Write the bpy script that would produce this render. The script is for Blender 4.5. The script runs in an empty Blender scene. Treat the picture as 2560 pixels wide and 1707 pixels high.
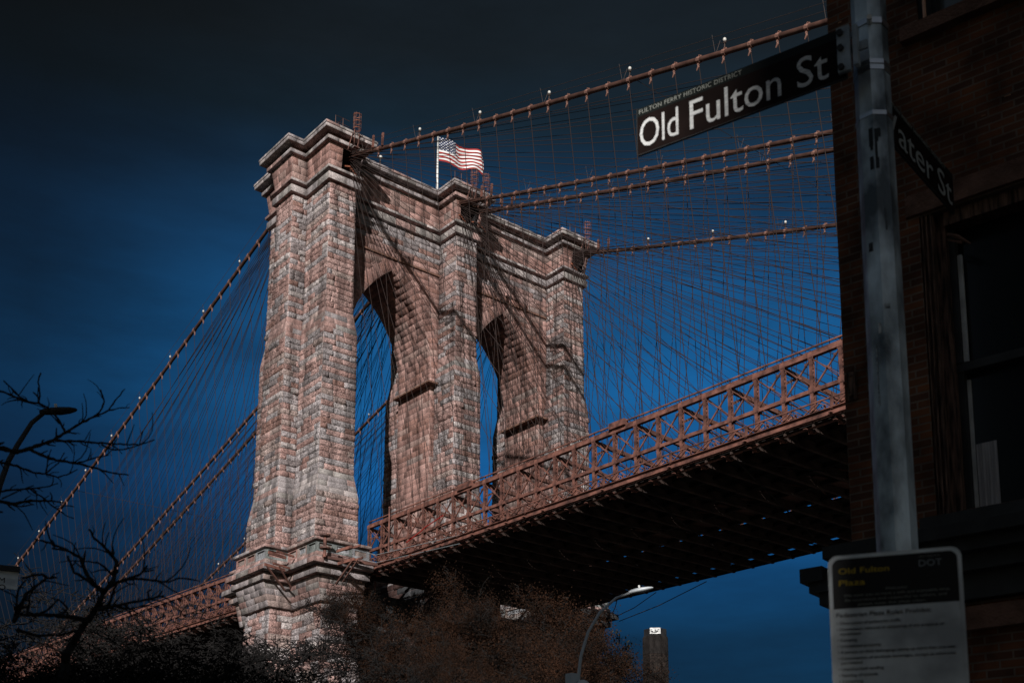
import bpy, math, random
import numpy as np
from mathutils import Vector, Matrix
D = bpy.data
SC = bpy.context.scene
COL = SC.collection
R = math.radians
rnd = random.Random(7)
rng = np.random.default_rng(7)

# ------------------------------------------------------------------ camera
CAM = np.array([110.2098, -76.8786, 1.6])
cd = D.cameras.new('camera')
cam = D.objects.new('camera', cd); COL.objects.link(cam)
_y, _p = 2.4356, 0.1809
fw = Vector((math.cos(_y) * math.cos(_p), math.sin(_y) * math.cos(_p), math.sin(_p)))
cam.location = CAM
cam.rotation_euler = fw.to_track_quat('-Z', 'Y').to_euler()
cd.sensor_width = 36.0
cd.lens = 3050.33 / 2560 * 36
cd.shift_x = -(1359.47 - 1280) / 2560
cd.shift_y = (1661.36 - 853.5) / 2560
cd.clip_start = 0.1; cd.clip_end = 5000
cd.dof.use_dof = True; cd.dof.focus_distance = 120; cd.dof.aperture_fstop = 4.5
SC.camera = cam

# ------------------------------------------------------------------ sky, sun, exposure
SUN_AZ, SUN_EL = R(-46), R(24)
sun_dir = Vector((math.cos(SUN_AZ) * math.cos(SUN_EL), math.sin(SUN_AZ) * math.cos(SUN_EL), math.sin(SUN_EL)))
w = D.worlds.new('World'); SC.world = w; w.use_nodes = True
nt = w.node_tree; nt.nodes.clear()
N = nt.nodes.new; LK = nt.links.new
out = N('ShaderNodeOutputWorld'); bg = N('ShaderNodeBackground')
sky = N('ShaderNodeTexSky'); sky.sky_type = 'NISHITA'; sky.sun_disc = False
sky.sun_elevation = SUN_EL; sky.sun_rotation = R(90) - SUN_AZ
sky.altitude = 0; sky.air_density = 1.0; sky.dust_density = 0.4; sky.ozone_density = 3.0
tc = N('ShaderNodeTexCoord'); sep = N('ShaderNodeSeparateXYZ'); LK(tc.outputs['Generated'], sep.inputs[0])
# a deep, polarised winter sky: darkest high up, brightest in a band above the river
ramp = N('ShaderNodeValToRGB'); LK(sep.outputs['Z'], ramp.inputs[0])
cr = ramp.color_ramp
SKYSTOPS = [(0.0, (.006, .035, .075)), (.20, (.0045, .045, .082)), (.25, (.008, .10, .19)), (.31, (.020, .225, .43)), (.375, (.034, .33, .55)), (.43, (.036, .30, .48)), (.48, (.040, .225, .35)), (.52, (.042, .150, .21)), (.56, (.045, .080, .080)), (.60, (.052, .052, .042)), (1.0, (.055, .05, .045))]
cr.elements[0].position = SKYSTOPS[0][0]; cr.elements[0].color = (*SKYSTOPS[0][1], 1)
cr.elements[1].position = SKYSTOPS[-1][0]; cr.elements[1].color = (*SKYSTOPS[-1][1], 1)
for ps, c in SKYSTOPS[1:-1]:
    e = cr.elements.new(ps); e.color = (*c, 1)
# azimuth: the sky deepens upriver; behind the viewer it is a paler, greyer sky
flat = N('ShaderNodeVectorMath'); flat.operation = 'MULTIPLY'; flat.inputs[1].default_value = (1, 1, 0); LK(tc.outputs['Generated'], flat.inputs[0])
nrmz = N('ShaderNodeVectorMath'); nrmz.operation = 'NORMALIZE'; LK(flat.outputs[0], nrmz.inputs[0])
dot = N('ShaderNodeVectorMath'); dot.operation = 'DOT_PRODUCT'; LK(nrmz.outputs[0], dot.inputs[0])
_a = R(135); dot.inputs[1].default_value = (math.cos(_a), math.sin(_a), 0)
mr = N('ShaderNodeValToRGB'); LK(dot.outputs['Value'], mr.inputs[0])
ar = mr.color_ramp
ar.elements[0].position = 0.0; ar.elements[0].color = (.4, .4, .4, 1)
ar.elements[1].position = 1.0; ar.elements[1].color = (1, 1, 1, 1)
for ps, c in [(.85, .18), (.875, .22), (.905, .36), (.935, .60), (.975, 1.0)]:
    e = ar.elements.new(ps); e.color = (c, c, c, 1)
def mixn(bt):
    m_ = N('ShaderNodeMix'); m_.data_type = 'RGBA'; m_.blend_type = bt; m_.inputs['Factor'].default_value = 1; return m_
m1, m2, mb_, mx = mixn('MULTIPLY'), mixn('MULTIPLY'), mixn('MULTIPLY'), mixn('MIX')
nz = N('ShaderNodeTexNoise'); nz.inputs['Scale'].default_value = 2.6; nz.inputs['Detail'].default_value = 7; nz.inputs['Roughness'].default_value = .6
nm = N('ShaderNodeMapping'); nm.inputs['Scale'].default_value = (1, 1.6, 6); nm.inputs['Rotation'].default_value = (R(14), R(10), 0); LK(tc.outputs['Generated'], nm.inputs[0]); LK(nm.outputs[0], nz.inputs['Vector'])
nr = N('ShaderNodeMapRange'); nr.inputs[1].default_value = .3; nr.inputs[2].default_value = .7; nr.inputs[3].default_value = .66; nr.inputs[4].default_value = 1.30; LK(nz.outputs['Fac'], nr.inputs[0])
m3 = N('ShaderNodeVectorMath'); m3.operation = 'SCALE'
fr = N('ShaderNodeMapRange'); fr.inputs[1].default_value = .45; fr.inputs[2].default_value = -.15; LK(dot.outputs['Value'], fr.inputs[0])
LK(sky.outputs[0], m1.inputs[6]); LK(ramp.outputs[0], m1.inputs[7])
LK(m1.outputs[2], m2.inputs[6]); LK(mr.outputs[0], m2.inputs[7])
LK(sky.outputs[0], mb_.inputs[6]); mb_.inputs[7].default_value = (.42, .335, .26, 1)
LK(fr.outputs[0], mx.inputs[0]); LK(m2.outputs[2], mx.inputs[6]); LK(mb_.outputs[2], mx.inputs[7])
LK(mx.outputs[2], m3.inputs[0]); LK(nr.outputs[0], m3.inputs['Scale'])
hz = N('ShaderNodeVectorMath'); hz.operation = 'MULTIPLY_ADD'; hz.inputs[1].default_value = (.80, .80, .78); hz.inputs[2].default_value = (.024, .028, .030)   # thin grey veil of high cloud
LK(m3.outputs[0], hz.inputs[0]); LK(hz.outputs[0], bg.inputs[0]); bg.inputs[1].default_value = 0.15
LK(bg.outputs[0], out.inputs[0])
sl = D.lights.new('sun', 'SUN'); sl.energy = 5.0; sl.angle = R(0.53); sl.color = (1.0, .965, .93)
so = D.objects.new('sun', sl); COL.objects.link(so)
so.rotation_euler = (-sun_dir).to_track_quat('-Z', 'Y').to_euler(); so.location = (60, -60, 90)
SC.view_settings.view_transform = 'Standard'; SC.view_settings.look = 'None'
SC.view_settings.exposure = 0; SC.view_settings.gamma = 1
SC.cycles.max_bounces = 5; SC.cycles.diffuse_bounces = 1; SC.cycles.glossy_bounces = 3

# ------------------------------------------------------------------ materials
def mat(name, col, rough=.8, metal=0., var=0., vscale=3., bump=0., bscale=20., spec=.3, col2=None, stretch=None):
    m = D.materials.new(name); m.use_nodes = True
    t = m.node_tree; b = t.nodes['Principled BSDF']
    b.inputs['Roughness'].default_value = rough; b.inputs['Metallic'].default_value = metal
    b.inputs['Specular IOR Level'].default_value = spec
    b.inputs['Base Color'].default_value = (*col, 1)
    c = t.nodes.new('ShaderNodeTexCoord'); src = c.outputs['Object']
    if stretch:
        mp = t.nodes.new('ShaderNodeMapping'); mp.inputs['Scale'].default_value = stretch
        t.links.new(src, mp.inputs[0]); src = mp.outputs[0]
    if var:
        n = t.nodes.new('ShaderNodeTexNoise'); n.inputs['Scale'].default_value = vscale; n.inputs['Detail'].default_value = 6
        t.links.new(src, n.inputs['Vector'])
        r = t.nodes.new('ShaderNodeValToRGB')
        lo = col2 or tuple(x * (1 - var) for x in col)
        hi = tuple(min(1, x * (1 + var)) for x in col)
        r.color_ramp.elements[0].color = (*lo, 1); r.color_ramp.elements[0].position = .36
        r.color_ramp.elements[1].color = (*hi, 1); r.color_ramp.elements[1].position = .66
        t.links.new(n.outputs['Fac'], r.inputs[0]); t.links.new(r.outputs[0], b.inputs['Base Color'])
    if bump:
        n2 = t.nodes.new('ShaderNodeTexNoise'); n2.inputs['Scale'].default_value = bscale; n2.inputs['Detail'].default_value = 5
        t.links.new(src, n2.inputs['Vector'])
        bp = t.nodes.new('ShaderNodeBump'); bp.inputs['Strength'].default_value = bump; bp.inputs['Distance'].default_value = .05
        t.links.new(n2.outputs['Fac'], bp.inputs['Height']); t.links.new(bp.outputs[0], b.inputs['Normal'])
    return m

def stone_mat(name, bump, dist, bscale, vmin=.62, vmax=1.35, speck=(.5, 1.5)):
    m = D.materials.new(name); m.use_nodes = True
    t = m.node_tree; b = t.nodes['Principled BSDF']
    b.inputs['Roughness'].default_value = .92; b.inputs['Specular IOR Level'].default_value = .15
    a = t.nodes.new('ShaderNodeAttribute'); a.attribute_name = 'tone'
    c = t.nodes.new('ShaderNodeTexCoord')
    n = t.nodes.new('ShaderNodeTexNoise'); n.inputs['Scale'].default_value = 2.6; n.inputs['Detail'].default_value = 9; n.inputs['Roughness'].default_value = .72
    t.links.new(c.outputs['Object'], n.inputs['Vector'])
    r = t.nodes.new('ShaderNodeMapRange'); r.inputs[1].default_value = .3; r.inputs[2].default_value = .7
    r.inputs[3].default_value = vmin; r.inputs[4].default_value = vmax; t.links.new(n.outputs['Fac'], r.inputs[0])
    # long vertical rain streaks
    mp = t.nodes.new('ShaderNodeMapping'); mp.inputs['Scale'].default_value = (1.1, 1.1, .09); t.links.new(c.outputs['Object'], mp.inputs[0])
    n3 = t.nodes.new('ShaderNodeTexNoise'); n3.inputs['Scale'].default_value = 1.0; n3.inputs['Detail'].default_value = 4; t.links.new(mp.outputs[0], n3.inputs['Vector'])
    r3 = t.nodes.new('ShaderNodeMapRange'); r3.inputs[1].default_value = .36; r3.inputs[2].default_value = .60; r3.inputs[3].default_value = .52; r3.inputs[4].default_value = 1.12
    t.links.new(n3.outputs['Fac'], r3.inputs[0])
    mm = t.nodes.new('ShaderNodeMath'); mm.operation = 'MULTIPLY'; t.links.new(r.outputs[0], mm.inputs[0]); t.links.new(r3.outputs[0], mm.inputs[1])
    v = t.nodes.new('ShaderNodeVectorMath'); v.operation = 'SCALE'
    n5 = t.nodes.new('ShaderNodeTexNoise'); n5.inputs['Scale'].default_value = 7.5; n5.inputs['Detail'].default_value = 4; t.links.new(c.outputs['Object'], n5.inputs['Vector'])
    r5 = t.nodes.new('ShaderNodeMapRange'); r5.inputs[1].default_value = .36; r5.inputs[2].default_value = .66; r5.inputs[3].default_value = speck[0]; r5.inputs[4].default_value = speck[1]; t.links.new(n5.outputs['Fac'], r5.inputs[0])
    mm2 = t.nodes.new('ShaderNodeMath'); mm2.operation = 'MULTIPLY'; t.links.new(mm.outputs[0], mm2.inputs[0]); t.links.new(r5.outputs[0], mm2.inputs[1]); mm = mm2
    t.links.new(a.outputs['Color'], v.inputs[0]); t.links.new(mm.outputs[0], v.inputs['Scale'])
    t.links.new(v.outputs[0], b.inputs['Base Color'])
    n2 = t.nodes.new('ShaderNodeTexNoise'); n2.inputs['Scale'].default_value = bscale; n2.inputs['Detail'].default_value = 6; n2.inputs['Roughness'].default_value = .65
    t.links.new(c.outputs['Object'], n2.inputs['Vector'])
    bp = t.nodes.new('ShaderNodeBump'); bp.inputs['Strength'].default_value = bump; bp.inputs['Distance'].default_value = dist
    t.links.new(n2.outputs['Fac'], bp.inputs['Height']); t.links.new(bp.outputs[0], b.inputs['Normal'])
    return m

def brick_mat(name, c1, c2, mortar, mode='xz', bw=.21, bh=.068):
    m = D.materials.new(name); m.use_nodes = True
    t = m.node_tree; b = t.nodes['Principled BSDF']; b.inputs['Roughness'].default_value = .9; b.inputs['Specular IOR Level'].default_value = .2
    c = t.nodes.new('ShaderNodeTexCoord'); s = t.nodes.new('ShaderNodeSeparateXYZ'); t.links.new(c.outputs['Object'], s.inputs[0])
    k = t.nodes.new('ShaderNodeCombineXYZ')
    if mode == 'xz':
        ad = t.nodes.new('ShaderNodeMath'); ad.operation = 'ADD'; t.links.new(s.outputs[0], ad.inputs[0]); t.links.new(s.outputs[1], ad.inputs[1]); t.links.new(ad.outputs[0], k.inputs[0])
    else:
        at = t.nodes.new('ShaderNodeMath'); at.operation = 'ARCTAN2'; t.links.new(s.outputs[1], at.inputs[0]); t.links.new(s.outputs[0], at.inputs[1])
        mu = t.nodes.new('ShaderNodeMath'); mu.operation = 'MULTIPLY'; mu.inputs[1].default_value = 1.7; t.links.new(at.outputs[0], mu.inputs[0]); t.links.new(mu.outputs[0], k.inputs[0])
    t.links.new(s.outputs[2], k.inputs[1])
    br = t.nodes.new('ShaderNodeTexBrick'); t.links.new(k.outputs[0], br.inputs['Vector'])
    br.inputs['Scale'].default_value = 1.0; br.inputs['Brick Width'].default_value = bw; br.inputs['Row Height'].default_value = bh
    br.inputs['Mortar Size'].default_value = bh * .13; br.inputs['Mortar Smooth'].default_value = .3; br.inputs['Bias'].default_value = -.1
    br.inputs['Color1'].default_value = (*c1, 1); br.inputs['Color2'].default_value = (*c2, 1); br.inputs['Mortar'].default_value = (*mortar, 1)
    n = t.nodes.new('ShaderNodeTexNoise'); n.inputs['Scale'].default_value = 2.2; n.inputs['Detail'].default_value = 8; t.links.new(c.outputs['Object'], n.inputs['Vector'])
    r = t.nodes.new('ShaderNodeMapRange'); r.inputs[1].default_value = .3; r.inputs[2].default_value = .7; r.inputs[3].default_value = .28; r.inputs[4].default_value = 1.45; t.links.new(n.outputs['Fac'], r.inputs[0])
    v = t.nodes.new('ShaderNodeVectorMath'); v.operation = 'SCALE'; t.links.new(br.outputs['Color'], v.inputs[0]); t.links.new(r.outputs[0], v.inputs['Scale'])
    t.links.new(v.outputs[0], b.inputs['Base Color'])
    bp = t.nodes.new('ShaderNodeBump'); bp.inputs['Strength'].default_value = .7; bp.inputs['Distance'].default_value = bh * .2; bp.invert = True
    t.links.new(br.outputs['Fac'], bp.inputs['Height'])
    n4 = t.nodes.new('ShaderNodeTexNoise'); n4.inputs['Scale'].default_value = 30; t.links.new(c.outputs['Object'], n4.inputs['Vector'])
    bp2 = t.nodes.new('ShaderNodeBump'); bp2.inputs['Strength'].default_value = .35; bp2.inputs['Distance'].default_value = .01
    t.links.new(n4.outputs['Fac'], bp2.inputs['Height']); t.links.new(bp.outputs[0], bp2.inputs['Normal']); t.links.new(bp2.outputs[0], b.inputs['Normal'])
    return m

M = {}
M['rock'] = stone_mat('granite_rock_face', 1.0, .16, 3.4, .66, 1.3, (.45, 1.58))
M['ashlar'] = stone_mat('granite_dressed', .5, .04, 6.0, .72, 1.22, (.68, 1.34))
M['dark'] = mat('matt_near_black', (.02, .02, .022), .95)
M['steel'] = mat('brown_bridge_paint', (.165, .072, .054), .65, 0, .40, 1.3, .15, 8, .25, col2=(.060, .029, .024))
M['steel_dim'] = mat('dim_bridge_paint', (.105, .05, .038), .7, 0, .35, .7, .15, 8, .3, col2=(.055, .027, .022))  # darker copy of the bridge paint, with the shade of inner members put in
M['soffit'] = mat('shade_dark_deck_steel', (.024, .020, .019), .95, 0, .4, .8, spec=.08)  # darkened steel: deck shade put into the colour of underside and far fascia
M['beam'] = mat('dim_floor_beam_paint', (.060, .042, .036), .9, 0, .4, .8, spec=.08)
M['cable'] = mat('cable_wrapping_paint', (.066, .033, .025), .65, 0, .35, 1.2, .1, 14, .2)
M['clamp'] = mat('cable_band_paint', (.22, .115, .088), .6, 0, .35, 5)
M['rope'] = mat('wire_rope_paint', (.036, .026, .024), .8, 0, .2, 2, spec=.06)
M['wire'] = mat('dark_wire', (.05, .035, .03), .7)
M['orange'] = mat('orange_primer_steel', (.27, .095, .055), .6, 0, .3, 3)
M['white'] = mat('white_paint', (.72, .72, .70), .5)
M['globe'] = mat('milky_lamp_glass', (.55, .54, .50), .35, 0, spec=.4)
M['flagred'] = mat('flag_red', (.30, .022, .018), .8)
M['flagwhite'] = mat('flag_white', (.74, .74, .74), .8)
M['flagblue'] = mat('flag_blue', (.016, .03, .085), .8)
M['galv'] = mat('weathered_galvanised_pole', (.56, .64, .68), .45, .3, .30, 3.2, .12, 30, .4, col2=(.09, .108, .12), stretch=(1.6, 1.6, .8))
M['strap'] = mat('steel_strap', (.45, .46, .47), .28, .9, .2, 4)
M['bracket'] = mat('galvanised_bracket', (.36, .40, .42), .5, .4, .25, 9)
M['signbrown'] = mat('brown_sign_sheeting', (.012, .007, .006), .6, 0, .25, 6, spec=.08)
M['signgreen'] = mat('dark_header_sheeting', (.006, .009, .008), .6, spec=.2)
M['letter'] = mat('reflective_lettering', (.76, .76, .74), .35, 0, .14, 9, spec=.5, col2=(.52, .52, .52), stretch=(.35, 7, 1))
M['letterdim'] = mat('header_lettering', (.28, .29, .26), .5)
M['letterwater'] = mat('worn_white_lettering', (.34, .36, .35), .5)
M['yellow'] = mat('yellow_lettering', (.62, .42, .03), .5)
M['panelgrey'] = mat('aluminium_sign_face', (.68, .73, .76), .36, .1, .4, 4.0, spec=.5)
M['panelblack'] = mat('black_sign_face', (.010, .011, .012), .4, spec=.4)
M['ink'] = mat('black_ink', (.012, .012, .013), .6)
M['brick'] = brick_mat('old_brick', (.165, .062, .028), (.070, .034, .023), (.15, .11, .085))
M['brick2'] = brick_mat('sooty_chimney_brick', (.021, .014, .012), (.012, .010, .009), (.045, .034, .028), 'cyl', .5, .2)
M['brownstone'] = mat('brownstone', (.155, .085, .062), .9, 0, .3, 5, .5, 40, .2)
M['wood'] = mat('peeling_timber', (.16, .095, .07), .9, 0, .7, 7, .8, 30, .2, col2=(.03, .022, .02), stretch=(6, 6, .6))
M['darkwood'] = mat('dark_painted_timber', (.030, .032, .033), .7, 0, .3, 4)
M['sash'] = mat('pale_window_sash', (.60, .63, .63), .6, 0, .2, 6)
M['curtain'] = mat('grey_curtain', (.36, .35, .36), .9, 0, .25, 5, stretch=(8, 8, .4))
M['glass'] = mat('dark_window_glass', (.012, .016, .018), .12, 0, spec=.5)
M['paleglass'] = mat('sky_lit_window_glass', (.085, .10, .10), .15, 0, spec=.6)
M['bark'] = mat('dark_bark', (.014, .012, .011), .95, 0, .4, 3)
M['twig'] = mat('grey_twig', (.013, .0115, .011), .95, 0, .5, .4)
M['leafbrown'] = mat('dry_rust_leaf', (.026, .0125, .0075), .95, 0, .6, .45, col2=(.005, .0045, .004), spec=.05)
M['leafdark'] = mat('dull_leaf', (.030, .034, .026), .9, 0, .4, .3)
M['leafdark2'] = mat('near_black_leaf', (.007, .008, .008), .95, 0, .4, .5, spec=.05)
M['ground'] = mat('worn_ground', (.06, .055, .05), .95, 0, .3, .2)
M['asphalt'] = mat('asphalt', (.045, .045, .047), .9, 0, .25, 2, .3, 60)
M['kerb'] = mat('concrete_paving', (.22, .21, .20), .9, 0, .2, 1.5)
M['water'] = mat('river_water', (.012, .02, .025), .15, 0, bump=.5, bscale=.6, spec=.5)
M['lamp'] = mat('grey_lamp_housing', (.50, .53, .55), .45, .1)
M['lampdark'] = mat('dark_lamp_pole', (.035, .036, .038), .6, .2)

# ------------------------------------------------------------------ builders
def np_mesh(name, V, F, tone=None):
    """V (n,3) array, F list/array of quads (or list of tuples)."""
    me = D.meshes.new(name)
    V = np.asarray(V, dtype=np.float32)
    if isinstance(F, np.ndarray):
        nf = len(F); k = F.shape[1]
        me.vertices.add(len(V)); me.vertices.foreach_set('co', V.ravel())
        me.loops.add(nf * k); me.loops.foreach_set('vertex_index', F.astype(np.int32).ravel())
        me.polygons.add(nf); me.polygons.foreach_set('loop_start', np.arange(0, nf * k, k, dtype=np.int32))
        me.update(calc_edges=True)
    else:
        me.from_pydata(V.tolist(), [], F); me.update()
    if tone is not None:
        at = me.attributes.new('tone', 'FLOAT_COLOR', 'FACE')
        T = np.ones((len(tone), 4), dtype=np.float32); T[:, :3] = tone
        at.data.foreach_set('color', T.ravel())
    return me

def wloc(o):
    v = Vector((0, 0, 0))
    while o is not None:
        v = v + o.location; o = o.parent
    return v

def link(name, me, m, parent=None):
    o = D.objects.new(name, me); COL.objects.link(o)
    if m is not None and len(me.materials) == 0:
        me.materials.append(m)
    if parent: o.parent = parent
    return o

def tag(o, label=None, cat=None, group=None, kind=None):
    if label: o['label'] = label
    if cat: o['category'] = cat
    if group: o['group'] = group
    if kind: o['kind'] = kind
    return o

def empty(name, loc, label, cat, group=None):
    o = D.objects.new(name, None); COL.objects.link(o); o.location = loc; o.empty_display_size = .5
    return tag(o, label, cat, group)

class MB:
    """collects boxes, beams, tubes and quads into one mesh"""
    def __init__(s): s.V = []; s.F = []; s.n = 0
    def add(s, vs, fs):
        s.V.extend([tuple(map(float, v)) for v in vs]); s.F.extend([tuple(i + s.n for i in f) for f in fs]); s.n += len(vs); return s
    def box(s, a, b):
        (x0, y0, z0), (x1, y1, z1) = a, b
        x0, x1 = sorted((x0, x1)); y0, y1 = sorted((y0, y1)); z0, z1 = sorted((z0, z1))
        return s.add([(x0, y0, z0), (x1, y0, z0), (x1, y1, z0), (x0, y1, z0), (x0, y0, z1), (x1, y0, z1), (x1, y1, z1), (x0, y1, z1)],
                     [(0, 3, 2, 1), (4, 5, 6, 7), (0, 1, 5, 4), (1, 2, 6, 5), (2, 3, 7, 6), (3, 0, 4, 7)])
    def beam(s, p, q, wd, ht, up=(0, 0, 1)):
        p, q = Vector(p), Vector(q); d = (q - p).normalized(); u = Vector(up)
        if abs(d.dot(u)) > .98: u = Vector((1, 0, 0))
        sd = d.cross(u).normalized() * wd / 2; uu = sd.cross(d).normalized() * ht / 2
        vs = []
        for c in (p, q):
            vs += [c - sd - uu, c + sd - uu, c + sd + uu, c - sd + uu]
        return s.add(vs, [(3, 2, 1, 0), (4, 5, 6, 7), (0, 1, 5, 4), (1, 2, 6, 5), (2, 3, 7, 6), (3, 0, 4, 7)])
    def tube(s, pts, rad, n=8, cap=True):
        pts = [Vector(p) for p in pts]; k = len(pts)
        if not hasattr(rad, '__len__'): rad = [rad] * k
        vs = []; ref = None
        for i, p in enumerate(pts):
            d = (pts[min(i + 1, k - 1)] - pts[max(i - 1, 0)]).normalized()
            if ref is None:
                ref = Vector((0, 0, 1)) if abs(d.z) < .9 else Vector((1, 0, 0))
            a = d.cross(ref).normalized(); b = a.cross(d).normalized(); ref = b
            for j in range(n):
                t = 2 * math.pi * j / n
                vs.append(p + (a * math.cos(t) + b * math.sin(t)) * rad[i])
        fs = []
        for i in range(k - 1):
            for j in range(n):
                j2 = (j + 1) % n
                fs.append((i * n + j, i * n + j2, (i + 1) * n + j2, (i + 1) * n + j))
        if cap:
            fs.append(tuple(range(n))); fs.append(tuple((k - 1) * n + j for j in reversed(range(n))))
        return s.add(vs, fs)
    def ball(s, c, r, n=8, sz=1.0):
        vs = []; fs = []
        for i in range(n + 1):
            ph = math.pi * i / n
            for j in range(n):
                t = 2 * math.pi * j / n
                vs.append((c[0] + r * math.sin(ph) * math.cos(t), c[1] + r * math.sin(ph) * math.sin(t), c[2] + r * sz * math.cos(ph)))
        for i in range(n):
            for j in range(n):
                j2 = (j + 1) % n
                fs.append((i * n + j, (i + 1) * n + j, (i + 1) * n + j2, i * n + j2))
        return s.add(vs, fs)
    def prism(s, poly, z0, z1):
        n = len(poly)
        return s.add([(x, y, z0) for x, y in poly] + [(x, y, z1) for x, y in poly],
                     [tuple(reversed(range(n))), tuple(range(n, 2 * n))] + [(i, (i + 1) % n, n + (i + 1) % n, n + i) for i in range(n)])
    def build(s, name, m, parent=None, smooth=False, local=False):
        V = np.array(s.V, dtype=np.float32)
        if parent is not None and not local: V = V - np.array(wloc(parent), dtype=np.float32)
        me = np_mesh(name, V, s.F)
        if smooth: me.polygons.foreach_set('use_smooth', [True] * len(me.polygons))
        return link(name, me, m, parent)

# ---- masonry blocks
_tpl = {}
def _faces(nu, nv):
    k = (nu, nv)
    if k not in _tpl:
        i, j = np.meshgrid(np.arange(nu - 1), np.arange(nv - 1))
        a = (j * nu + i).ravel()
        f = np.stack([a, a + 1, a + nu + 1, a + nu], 1)
        ii, jj = i.ravel(), j.ravel()
        mort = ((ii == 0) | (ii == nu - 2)).astype(int) + 2 * ((jj == 0) | (jj == nv - 2)).astype(int)
        _tpl[k] = (f, mort)
    return _tpl[k]
PINK = np.array((.40, .255, .23)); ROSE = np.array((.29, .165, .145)); GREY = np.array((.31, .315, .33)); PALE = np.array((.44, .425, .42))
RUST = np.array((.21, .10, .075)); SLATE = np.array((.155, .16, .17)); TAN = np.array((.33, .265, .24)); OLIVE = np.array((.26, .28, .27))
MORTAR = np.array((.48, .36, .33)); BED = np.array((.15, .12, .118))
STONE = .92; CORE = np.array((.31, .22, .20)); RCORE = np.array((.345, .205, .175))
def pick(style):
    t = rnd.random()
    if style == 'rock':
        tab = ((.22, PINK), (.42, ROSE), (.66, GREY), (.73, PALE), (.80, RUST), (.90, SLATE), (1, TAN))
    elif style == 'red':
        tab = ((.45, ROSE), (.70, PINK), (.84, RUST), (.90, OLIVE), (1, TAN))
    elif style == 'deck_shade':  # near-black tones: the shade below the deck put into the stone colour
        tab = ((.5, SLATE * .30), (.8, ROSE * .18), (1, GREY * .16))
    elif style == 'base':
        tab = ((.35, GREY * .8), (.6, TAN * .8), (.8, ROSE), (1, OLIVE * .75))
    elif style == 'pale':
        tab = ((.40, GREY), (.65, PALE), (.80, PINK), (1, OLIVE))
    else:
        tab = ((.34, PINK), (.60, ROSE), (.80, TAN), (.92, GREY), (1, OLIVE))
    for p_, c in tab:
        if t <= p_: return c
    return PINK
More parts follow.
